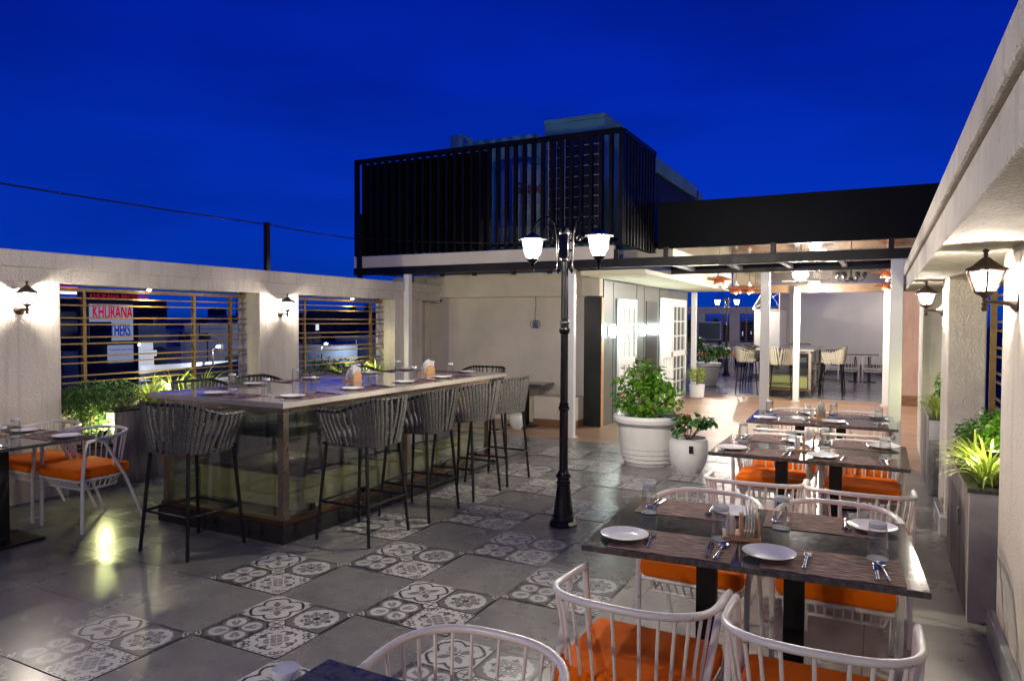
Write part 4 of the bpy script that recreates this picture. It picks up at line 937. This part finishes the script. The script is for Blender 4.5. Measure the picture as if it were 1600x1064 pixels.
def make_stool(rope):
    t = thing('bar_stool', (0, 0, 0), 'x', 'bar stool', 'x')
    top = horseshoe(.30, .29, 0, 40, p=.7); bot = horseshoe(.235, .245, 0, 40, p=.7)
    def zt(y): return .985+.085*min(1, max(0, -y/.25))
    def P(tt, lvl):   # tt 0..1 along horseshoe incl. straight arms
        L_ = 40; arm = .22; 
        tot = 1.0
        if tt < .16: f = tt/.16; a = (.30, .20*(1-f)); b = (.235, .19*(1-f))
        elif tt > .84: f = (tt-.84)/.16; a = (-.30, .20*f); b = (-.235, .19*f)
        else:
            k = (tt-.16)/.68*40; i = min(39, int(k)); f = k-i
            a = tuple(top[i][q_]*(1-f)+top[i+1][q_]*f for q_ in (0, 1)); b = tuple(bot[i][q_]*(1-f)+bot[i+1][q_]*f for q_ in (0, 1))
        return Vector((a[0], a[1], zt(a[1]))) if lvl else Vector((b[0], b[1], .735))
    MB().tube([P(i/60, 1) for i in range(61)], .013, 8).tube([P(i/60, 0) for i in range(61)]+[Vector((0, .2, .735))], .011, 8, closed=True).build('frame', m_black, t, smooth=True)
    s = MB(); n = 32
    for i in range(n):
        tt = (i+.5)/n; lean = (.05 if tt < .5 else -.05)*(.3+abs(tt-.5)*1.4)
        a = P(min(1, max(0, tt)), 1); b = P(min(1, max(0, tt+lean)), 0)
        mid = a.lerp(b, .5); out = Vector((mid.x, mid.y, 0)).normalized()*.012; tn = (P(min(1, tt+.01), 1)-P(max(0, tt-.01), 1)).normalized()
        # flat band: two thick ropes side by side
        pts = [a+Vector((0, 0, .016))+out*.6, a.lerp(b, .3)+out, mid+out, a.lerp(b, .7)+out, b-Vector((0, 0, .014))+out*.6]
        for sgn in (-1, 1): s.tube([p+tn*sgn*.0056 for p in pts], [.0092, .0084, .008, .0084, .0092], 6)
    s.build('rope_back', rope, t, smooth=True)
    o = MB().box(-.215, .215, -.21, .205, .742, .80).build('seat_cushion', mat(rope.name+'_cushion', (.11, .11, .11) if rope is m_rope else (.45, .42, .35), .9), t, smooth='all')
    b = o.modifiers.new('bevel', 'BEVEL'); b.width = .025; b.segments = 3
    tops = {}
    for sx_ in (-1, 1):
        for sy in (-1, 1):
            a = Vector((sx_*.25, sy*.245, 0)); b = Vector((sx_*.20, sy*.19, .735)); tops[(sx_, sy)] = (a, b)
            MB().tube([a, b], [.0125, .014], 8).build('leg', m_black, t, smooth=True)
    def at(k, z): a, b = tops[k]; return a.lerp(b, z/.735)
    c = [at((-1, -1), .29), at((1, -1), .29), at((1, 1), .29), at((-1, 1), .29)]
    MB().tube([c[0], c[1]], .010, 8).tube([c[1], c[2]], .010, 8).tube([c[2], c[3]], .010, 8).tube([c[3], c[0]], .010, 8).build('footrest', m_black, t, smooth=True)
    return t
g1 = 'grey rope-back bar stools round the near bar counter'; g2 = 'cream rope-back bar stools round the distant bar counter'
st1 = make_stool(m_rope); st2 = make_stool(m_ropec)
spots = [(-4.43, 3.52, 0, 'grey rope bar stool at the near end of the bar, back to the viewer'),
         (-3.52, 4.33, PI/2, 'grey rope bar stool nearest on the aisle side of the bar'),
         (-3.50, 5.06, PI/2, 'grey rope bar stool second along the aisle side of the bar'),
         (-3.51, 5.83, PI/2, 'grey rope bar stool third along the aisle side of the bar'),
         (-3.52, 6.50, PI/2, 'grey rope bar stool farthest on the aisle side, nearest the lamp post'),
         (-5.55, 4.62, -PI/2, 'grey rope bar stool nearest on the planter side of the bar'),
         (-5.52, 5.28, -PI/2, 'grey rope bar stool second along the planter side of the bar'),
         (-5.56, 6.25, -PI/2, 'grey rope bar stool third along the planter side of the bar'),
         (-5.54, 6.95, -PI/2, 'grey rope bar stool farthest on the planter side of the bar'),
         (-4.40, 7.62, PI, 'grey rope bar stool at the far end of the bar')]
for i, (x, y, a, l) in enumerate(spots): inst(st1, i == 0, (x, y, 0), a+rnd.uniform(-.05, .05), l, g1)
spots = [(-2.72, 17.35, -PI/2, 'cream rope bar stool nearest on the left side of the distant bar'), (-2.72, 18.2, -PI/2, 'cream rope bar stool second on the left side of the distant bar'),
         (-2.72, 19.1, -PI/2, 'cream rope bar stool farthest on the left side of the distant bar'), (-1.93, 16.68, 0, 'cream rope bar stool at the near end of the distant bar'),
         (-.97, 17.55, PI/2, 'cream rope bar stool nearest on the right side of the distant bar'), (-.97, 18.4, PI/2, 'cream rope bar stool farther on the right side of the distant bar'),
         (-1.9, 20.35, PI, 'cream rope bar stool at the far end of the distant bar')]
for i, (x, y, a, l) in enumerate(spots): inst(st2, i == 0, (x, y, 0), a+rnd.uniform(-.05, .05), l, g2)
Z = 1.0503
for y, n in ((4.33, 'nearest'), (5.06, 'second'), (5.83, 'third'), (6.50, 'farthest')): setting(-4.06, y, Z, PI/2, 'at the %s aisle-side seat of the bar' % n)
for y, n in ((4.55, 'nearest'), (5.30, 'second'), (6.22, 'third'), (6.95, 'farthest')): setting(-5.15, y, Z, -PI/2, 'at the %s planter-side seat of the bar' % n)
setting(-4.55, 4.02, Z, 0, 'at the near end seat of the bar'); setting(-4.45, 7.1, Z, PI, 'at the far end seat of the bar')
caddy(-4.62, 5.55, Z, PI/2, 'wooden napkin caddy in the middle of the bar top'); caddy(-4.55, 6.75, Z, PI/2-.2, 'wooden napkin caddy toward the far end of the bar top')

# ------------------------------------------------------------------ pendants, fans, chandelier
def make_pendant():
    t = thing('pendant_lamp', (0, 0, 0), 'x', 'pendant lamp', 'copper pendant lamps under the canopy')
    MB().lathe([(.105, 0), (.11, .01), (.105, .05), (.08, .085), (.04, .10), (.0, .10)], seg=28).build('shade', m_copper, t, smooth=True)
    MB().lathe([(.245, .085), (.248, .09), (.12, .13), (.04, .16), (.035, .155), (.12, .122), (.245, .085)], seg=28).build('brim', m_copper, t, smooth=True)
    MB().lathe([(.0, .155), (.045, .16), (.045, .19), (.02, .21), (.015, .25)], seg=16).build('cap', m_white, t, smooth=True)
    MB().lathe([(0, -.01), (.03, .0), (.03, .03), (0, .04)], seg=12).build('bulb', m_bulb, t, smooth=True)
    MB().tube([(0, 0, .25), (0, 0, .6)], .004, 6).build('cord', m_black, t)
    return t
pd = make_pendant()
for i, (x, y, z, l) in enumerate([(-2.72, 13.8, 2.36, 'copper pendant lamp closest to the white soffit edge'), (-2.60, 14.9, 2.22, 'copper pendant lamp hanging lowest before the blue sky'),
                                  (-2.48, 15.75, 2.25, 'copper pendant lamp just left of the first deck post'), (.10, 13.2, 2.38, 'copper pendant lamp upper one by the thick right post'),
                                  (.12, 15.6, 2.28, 'copper pendant lamp lower one by the thick right post')]):
    inst(pd, i == 0, (x, y, z), 0, l); 
def fan(loc, label, e, a0):
    t = thing('ceiling_fan', loc, label, 'ceiling fan', 'ceiling fans with bright globes')
    MB().tube([(0, 0, .12), (0, 0, 2.80-loc[2])], .014, 8).build('rod', m_white, t)
    MB().lathe([(.0, .06), (.09, .06), (.10, .09), (.06, .125), (0, .13)], seg=20).build('motor', m_white, t, smooth=True)
    for k in range(3):
        a = a0+k*2*PI/3; d = Vector((math.cos(a), math.sin(a), 0)); s = Vector((-math.sin(a), math.cos(a), 0))
        MB().add([d*.08-s*.03+Vector((0,0,.085)), d*.08+s*.03+Vector((0,0,.10)), d*.6+s*.07+Vector((0,0,.10)), d*.6-s*.07+Vector((0,0,.08)), d*.08-s*.03+Vector((0,0,.091)), d*.08+s*.03+Vector((0,0,.106)), d*.6+s*.07+Vector((0,0,.106)), d*.6-s*.07+Vector((0,0,.086))],
                 [(3,2,1,0),(4,5,6,7),(0,1,5,4),(1,2,6,5),(2,3,7,6),(3,0,4,7)]).build('blade', mat('brown_fan_blade', (.20, .11, .06), .4), t)
    MB().lathe([(0, -.09), (.07, -.07), (.115, -.02), (.12, .02), (.09, .055), (0, .058)], seg=24).build('globe', emis('fan_globe', (1, .95, .88), 34), t, smooth=True)
    lamp('fan_light', t, (0, 0, -.14), e, (1, .93, .84), .1)
fan((-1.14, 12.2, 2.40), 'nearer ceiling fan with a glaring globe under the canopy', 85, .4)
fan((-1.17, 15.3, 2.38), 'farther ceiling fan with a glaring globe under the canopy', 85, 1.1)
t = thing('chandelier', (-.46, 13.6, 2.38), 'small dark chandelier with clear glass shades right of the fans', 'chandelier')
MB().tube([(0, 0, .02), (0, 0, .42)], .01, 8).lathe([(0, -.02), (.04, 0), (.03, .05), (0, .06)], seg=14).build('stem', m_black, t, smooth=True)
for k in range(6):
    a = k*PI/3; d = (math.cos(a), math.sin(a))
    ar = MB().tube([(0, 0, .02), (d[0]*.1, d[1]*.1, -.03), (d[0]*.2, d[1]*.2, .0), (d[0]*.21, d[1]*.21, .04)], .006, 6).build('arm', m_black, t, smooth=True)
    MB().lathe([(.02, .04), (.035, .06), (.035, .12), (.028, .13)], (d[0]*.21, d[1]*.21, 0), 12).build('glass_shade', m_winglass, ar, smooth=True)

# ------------------------------------------------------------------ far right: pink wall, red cabinet
t = thing('pink_wall', (.9, 16.3, 0), 'pale pink stucco wall with brown skirting beyond the right-hand parapet', 'wall')
wpart('wall_face', MB().box(.40, 1.6, 16.2, 16.5, 0, 2.6), m_pink, t, bevel=.006)
wpart('skirting', MB().box(.385, 1.6, 16.17, 16.199, 0, .20), m_skirt, t)
wpart('side_wall', MB().box(.95, 1.1, 10.95, 16.19, 0, 2.5), m_pink, t)
t = thing('red_cabinet', (.24, 19.5, 0), 'tall red drinks cabinet glimpsed behind the thick white post', 'cabinet')
MB().box(-.02, .45, -.3, .3, .05, 1.9).build('body', m_red, t, bevel=.01); MB().box(0, .4, -.27, .27, 0, .049).build('plinth', m_black, t)
MB().box(.03, .40, -.306, -.301, .3, 1.7).build('door_glass', m_winglass, t)

# ------------------------------------------------------------------ far terrace
t = thing('terrace_wall', (-1, 25.5, 0), 'tall plain grey wall closing the far terrace', 'wall')
wpart('wall_face', MB().box(-2.69, 1.3, 25.5, 25.8, 0, 3.4), m_far, t)
wpart('pier', MB().box(-3.02, -2.692, 25.2, 25.8, 0, 3.4), m_build, t)
wpart('skirting', MB().box(-2.69, 1.3, 25.48, 25.499, 0, .3), mat('dark_grey_skirting', (.10, .10, .11), .5), t)
wpart('return_wall', MB().box(1.0, 1.3, 16.6, 25.47, 0, 3.0), m_pink, t)
t = thing('stair_cabin', (-3.3, 23.5, 0), 'grey stair cabin with a white sloped truss roof on the far terrace', 'cabin')
wpart('walls', MB().box(-3.50, -2.75, 23.3, 25.1, 0, 2.02), m_far, t)
wpart('roof_truss', MB().tube([(-3.55, 23.2, 2.03), (-3.15, 23.2, 2.75), (-2.75, 23.2, 2.75), (-2.75, 23.2, 2.03)], .018, 6, closed=True).tube([(-3.55, 23.2, 2.03), (-2.75, 23.2, 2.55)], .01, 6).tube([(-3.15, 23.2, 2.75), (-2.75, 23.2, 2.1)], .01, 6).tube([(-3.3, 23.2, 2.05), (-2.95, 23.2, 2.7)], .015, 6), m_white, t)
wpart('side_sheet', MB().add([(-3.55, 23.19, 2.03), (-3.55, 25.1, 2.03), (-3.15, 25.1, 2.75), (-3.15, 23.19, 2.75), (-3.56, 23.19, 2.05), (-3.56, 25.1, 2.05), (-3.16, 25.1, 2.77), (-3.16, 23.19, 2.77)], [(0,1,2,3),(7,6,5,4),(0,4,5,1),(1,5,6,2),(2,6,7,3),(3,7,4,0)]), m_far, t)
t = thing('parapet_wall', (-8, 30, 0), 'distant white parapet with dark grilled openings behind the far lamp post', 'wall')
wpart('top_beam', MB().box(-13, -3.6, 29.8, 30.15, 1.97, 2.25), m_beam, t)
for x0, x1 in ((-9.4, -8.4), (-6.75, -6.45), (-5.45, -5.05), (-3.95, -3.6), (-13, -11)): wpart('pillar', MB().box(x0, x1, 29.85, 30.1, .8, 1.969), m_wall, t)
wpart('low_wall', MB().box(-13, -3.6, 29.85, 30.1, 0, .82), m_wall, t)
t = thing('metal_grille', (-5, 30, 0), 'dark slatted grille in the distant parapet', 'window grille', 'slatted grilles in the parapet openings')
g = MB()
for k in range(9): g.box(-13, -3.7, 29.95, 29.97, .9+k*.12-.012, .9+k*.12+.012)
wpart('slats', g, m_gold, t)
for x in (-7.6, -5.75, -4.8, -4.5, -4.2): wpart('post', MB().box(x-.03, x+.03, 29.9, 29.945, .82, 1.965), m_gold, t)
t = thing('air_conditioner', (-6.1, 29.3, 0), 'boxy grey air conditioner unit standing before the distant parapet', 'air conditioner')
MB().box(-.45, .45, -.2, .2, .9, 1.65).build('casing', m_potg, t, bevel=.01); MB().box(-.42, .42, -.215, -.201, .94, 1.6).build('grille_face', mat('green_grey_grille', (.05, .08, .08), .5), t)
for x in (-.4, .4): MB().box(x-.03, x+.03, -.15, .15, 0, .899).build('leg', m_black, t)
for x, y, l in ((-.42, 22.0, 'dark-topped low table by the far grey wall'), (-5.5, 27.2, 'dark-topped low table left of the far lamp post'), (-4.6, 27.5, 'dark-topped low table behind the far lamp post')):
    dining_table(x, y, 0, l, w=.8, d=.8)
for x, y, a, l in ((-.75, 21.5, 0, 'white spindle chair left before the far grey wall'), (-.15, 21.45, 0, 'white spindle chair right before the far grey wall'), (-1.15, 22.0, -PI/2, 'white spindle chair half hidden behind the distant bar stools'),
                   (-5.7, 26.6, 0, 'distant white chair nearest the big grey pot'), (-5.1, 26.7, .3, 'distant white chair in the middle before the far parapet'), (-4.5, 26.9, 0, 'distant white chair just right of the far lamp post'), (-6.1, 27.4, -PI/2, 'distant white chair farthest left on the far terrace')):
    o = put_chair(x, y, a, l)
    if x > -2:
        for ch in list(o.children):
            if ch.name.startswith('seat_cushion'):
                for g_ in list(ch.children): bpy.data.objects.remove(g_)
                bpy.data.objects.remove(ch)

wall_lantern((.999, 20.5, 2.2), PI, 'added unseen wall lantern on the terrace return wall, brightening the far wall', 42)  # added out of sight to lift the dark far wall
wall_lantern((.999, 23.5, 2.2), PI, 'second added unseen wall lantern on the terrace return wall near the far corner', 42)  # another unseen lantern, added for more light on the far terrace
# ------------------------------------------------------------------ the town beyond
def dwin(name, col, s): return emis(name, col, s)
m_b1 = mat('grey_blue_house_wall', (.16, .19, .25), .9, var=(.3, (.10, .12, .16), .7)); m_b2 = mat('pale_house_wall', (.40, .38, .38), .9, var=(.3, (.25, .24, .26), .7)); m_b3 = mat('dark_house_wall', (.025, .03, .04), .9, var=(.4, (.05, .05, .06), .6))
m_winlit = emis('lit_room_window', (.75, .85, 1), .9); m_windark = mat('dark_window', (.01, .015, .02), .2)
def house(x, y, w, d, z1, m, label, rows=3, cols=4, litn=3, seed=0, emitwall=0):
    q = random.Random(seed); t = thing('town_building', (x, y, -15), label, 'building', 'town buildings beyond the parapet')
    MB().box(-w/2, w/2, -d/2, d/2, 0, z1+15).build('walls', m, t)
    MB().box(-w/2-.15, w/2+.15, -d/2-.15, d/2+.15, z1+15.001, z1+15.5).build('roof_slab', m, t)
    for k in range(2):
        xx, yy = q.uniform(-.3, .4)*w, q.uniform(-.4, .4)*d; hh = q.uniform(.8, 1.6)
        MB().lathe([(.6, 0), (.62, hh), (.3, hh+.25), (0, hh+.3)], (xx, yy, z1+15.5), 14).build('roof_tank', m_b3, t, smooth=True)
    MB().box(w/2-.2, w/2-.1, -d/2, d/2, z1+15.501, z1+16.2).build('roof_railing', m, t)
    MB().tube([(w*.3, d*.2, z1+15.5), (w*.3, d*.2, z1+18.5)], .06, 5).tube([(w*.3, d*.2-.8, z1+18), (w*.3, d*.2+.8, z1+18)], .04, 5).build('antenna', m_black, t)
    MB().box(w/2+.061, w/2+1.2, -d*.45, -d*.05, z1+15-3.4, z1+15-3.25).box(w/2+1.1, w/2+1.18, -d*.45, -d*.05, z1+15-3.24, z1+15-2.5).build('balcony', m, t)
    for r in range(rows):
        for c in range(cols):
            yy = -d/2+d*(c+.5)/cols; zz = z1+15-1.8-r*3
            MB().box(w/2+.002, w/2+.06, yy-.35, yy+.35, zz-.5, zz+.5).build('window', m_winlit if q.random() < litn/(rows*cols) else m_windark, t)
    return t
house(-62, 30, 10, 14, 1.0, m_b3, 'dark commercial block carrying the white shop sign', seed=1)
house(-58, 42, 14, 12, -3.2, m_b2, 'pale low building right of the shop sign', 2, 4, 3, seed=2)
house(-75, 62, 12, 16, .0, m_b2, 'pale flat-roofed block seen through the right half of the near grille', 3, 5, 4, seed=3)
house(-64, 76, 14, 14, -2.0, m_b1, 'blue-grey house left of the second grille view', 3, 4, 2, seed=4)
house(-90, 100, 16, 26, 2.2, m_b3, 'dark wide block low on the horizon', 3, 6, 3, seed=5)
house(-52, 92, 12, 16, -3.4, m_b1, 'low blue-grey house beyond the bar', 2, 5, 4, seed=6)
house(-110, 60, 20, 30, 3.2, m_b3, 'distant dark tower block behind the pale houses', 4, 7, 6, seed=7)
house(-40, 120, 14, 18, -1.0, m_b2, 'pale house behind the far end of the bar', 3, 5, 3, seed=8)
house(-45, 190, 30, 30, .5, m_b3, 'dark far block seen past the distant lamp post', 3, 7, 8, seed=9)
house(60, 90, 16, 16, 0, m_b3, 'dark block beyond the right-hand parapet', 3, 5, 4, seed=10)
house(40, 40, 12, 14, -3, m_b1, 'blue-grey house low beyond the right-hand parapet', 3, 4, 5, seed=11)
extra = [(-57, 36, 8, 5, -1.4, 'narrow pale house just right of the dark sign tower', m_b2), (-68, 44, 9, 7, -.2, 'blue-grey block between the sign and the pale flat roofs', m_b1),
         (-54, 47.5, 6, 4, -5.0, 'low shed-like house below the pale blocks', m_b1), (-84, 70, 10, 9, 1.0, 'grey-blue block rising at the right end of the near grille', m_b1),
         (-70, 54, 7, 5, -1.8, 'small pale house in the middle of the near grille view', m_b2), (-66, 84, 8, 8, -1.2, 'grey house in the left of the second grille', m_b2),
         (-80, 104, 10, 10, -.4, 'grey-blue house deep in the second grille view', m_b1), (-60, 106, 9, 7, -2.6, 'small pale house low in the second grille', m_b2)]
for k, (x, y, w_, d_, z_, l, m_) in enumerate(extra): house(x, y, w_, d_, z_, m_, l, 3, 3, 3, seed=30+k)
t = thing('shop_sign', (-45, 29.7, -3), 'white hoarding with red and blue shop lettering on a frame beyond the left grille', 'sign')
m_board = emis('lit_white_board', (.50, .58, .9), .36); m_redl = emis('glowing_red_letter', (.75, .03, .05), .35); m_bluel = emis('blue_letter', (.01, .03, .30), .8)  # letters emit their own colour, as sky light alone left them black
MB().box(-.2, 0, -1.45, 1.45, 3.2, 5.6).build('board', m_board, t)
MB().box(-.2, 0, -.25, 1.45, 1.75, 2.9).build('lower_board', m_board, t)
MB().box(-.5, -.25, -2.0, 2.0, -12, 6.4).build('support', m_b3, t)
RY = (PI/2, 0, PI/2)
text('name_lettering', 'KHURANA', 1.3, (.03, 0, 5.05), RY, emis('red_letter', (.42, .01, .03), .8), t, .01, bold=.03).scale = (.44, 1, 1)
text('second_lettering', 'BROTHERS', 1.2, (.03, 0, 3.85), RY, m_bluel, t, .01, bold=.03).scale = (.42, 1, 1)
text('roof_lettering', 'KHURANA BROTHERS', .42, (.03, .55, 6.1), RY, m_redl, t, .01)
text('small_lettering', 'KHURANA & BROTHERS', .16, (.03, .6, 2.6), RY, m_bluel, t, .005)
MB().box(.05, .4, -1.6, -.35, 3.0, 4.45).build('dark_tank', m_b3, t)
t = thing('light_strip', (-45, 26.6, 3.4), 'red and white light strips high beyond the near left grille', 'light')
MB().box(0, .1, -.6, .75, .06, .2).build('red_strip', emis('red_strip', (1, .05, .03), 3), t); MB().box(0, .1, -.5, .7, -.22, -.04).build('white_strip', emis('white_strip', (1, .8, .7), 1.8), t)
def street_light(x, y, z, label, s=60, col=(.8, .9, 1)):
    t = thing('street_light', (x, y, -15), label, 'street light', 'street lights in the town')
    MB().tube([(0, 0, 0), (0, 0, z+15), (.6, 0, z+15.3)], .08, 6).build('mast', m_black, t)
    MB().lathe([(0, -.12), (.16, -.06), (.16, .06), (0, .1)], (.7, 0, z+15.25), 10).build('lamp_head', emis('town_lamp', col, s), t)
    lamp('town_light', t, (.7, 0, z+14.9), 280, col, .1)
for a in ((-50, 34.5, -.5, 'bright white street light beside the shop sign'), (-50, 41.8, -.9, 'street light before the pale low building'), 
          (-60, 66, -1.5, 'street light by the pale flat-roofed block'), (-56, 80, -2.5, 'street light far off through the second grille'), (-42, 110, -.8, 'street light beyond the far end of the bar')): street_light(*a)
t = thing('tin_shed', (-40, 34, -15), 'dark lean-to shed roof beyond the near left grille', 'shed')
MB().add([(-2, -5, 13.0), (2, -5, 12.7), (2, 5, 13.2), (-2, 5, 13.6), (-2, -5, 13.1), (2, -5, 12.8), (2, 5, 13.3), (-2, 5, 13.7)], [(3,2,1,0),(4,5,6,7),(0,1,5,4),(1,2,6,5),(2,3,7,6),(3,0,4,7)]).build('roof', m_b3, t)
for y in (-4.5, 0, 4.5): MB().box(1.8, 1.95, y-.08, y+.08, 0, 12.6).build('prop', m_black, t)
def tree(x, y, h, r, label, seed):
    q = random.Random(seed); t = thing('town_tree', (x, y, -15), label, 'tree', 'dark trees in the town')
    lv = MB()
    for k in range(9): c = (q.uniform(-.6, .6)*r, q.uniform(-.6, .6)*r, h+q.uniform(-.5, .5)*r); leafcloud(lv, q, c, (r*.55, r*.55, r*.4), 170, .5)
    lv.build('crown', m_bush, t, smooth='all')
    MB().tube([(0, 0, 0), (.2, 0, h*.5), (0, 0, h)], [.35, .25, .12], 8).tube([(0, 0, h*.6), (r*.4, r*.3, h)], [.15, .05], 6).tube([(0, 0, h*.6), (-r*.4, -r*.3, h)], [.15, .05], 6).build('trunk', m_bark, t, smooth=True)
for a in ((-38, 38.5, 11, 2.6, 'dark tree low beyond the near left grille', 1), (-46, 52, 11.6, 3, 'dark rounded tree right in the near grille view', 2), (-48, 70, 11.5, 3.2, 'dark tree seen in the second grille', 3),
          (-44, 84, 12, 3.2, 'dark tree at the right of the second grille', 4), (-90, 84, 14.5, 5, 'dark distant tree on the horizon', 5), (-40, 150, 14, 6, 'dark tree past the distant terrace', 6)): tree(*a)
_untag()
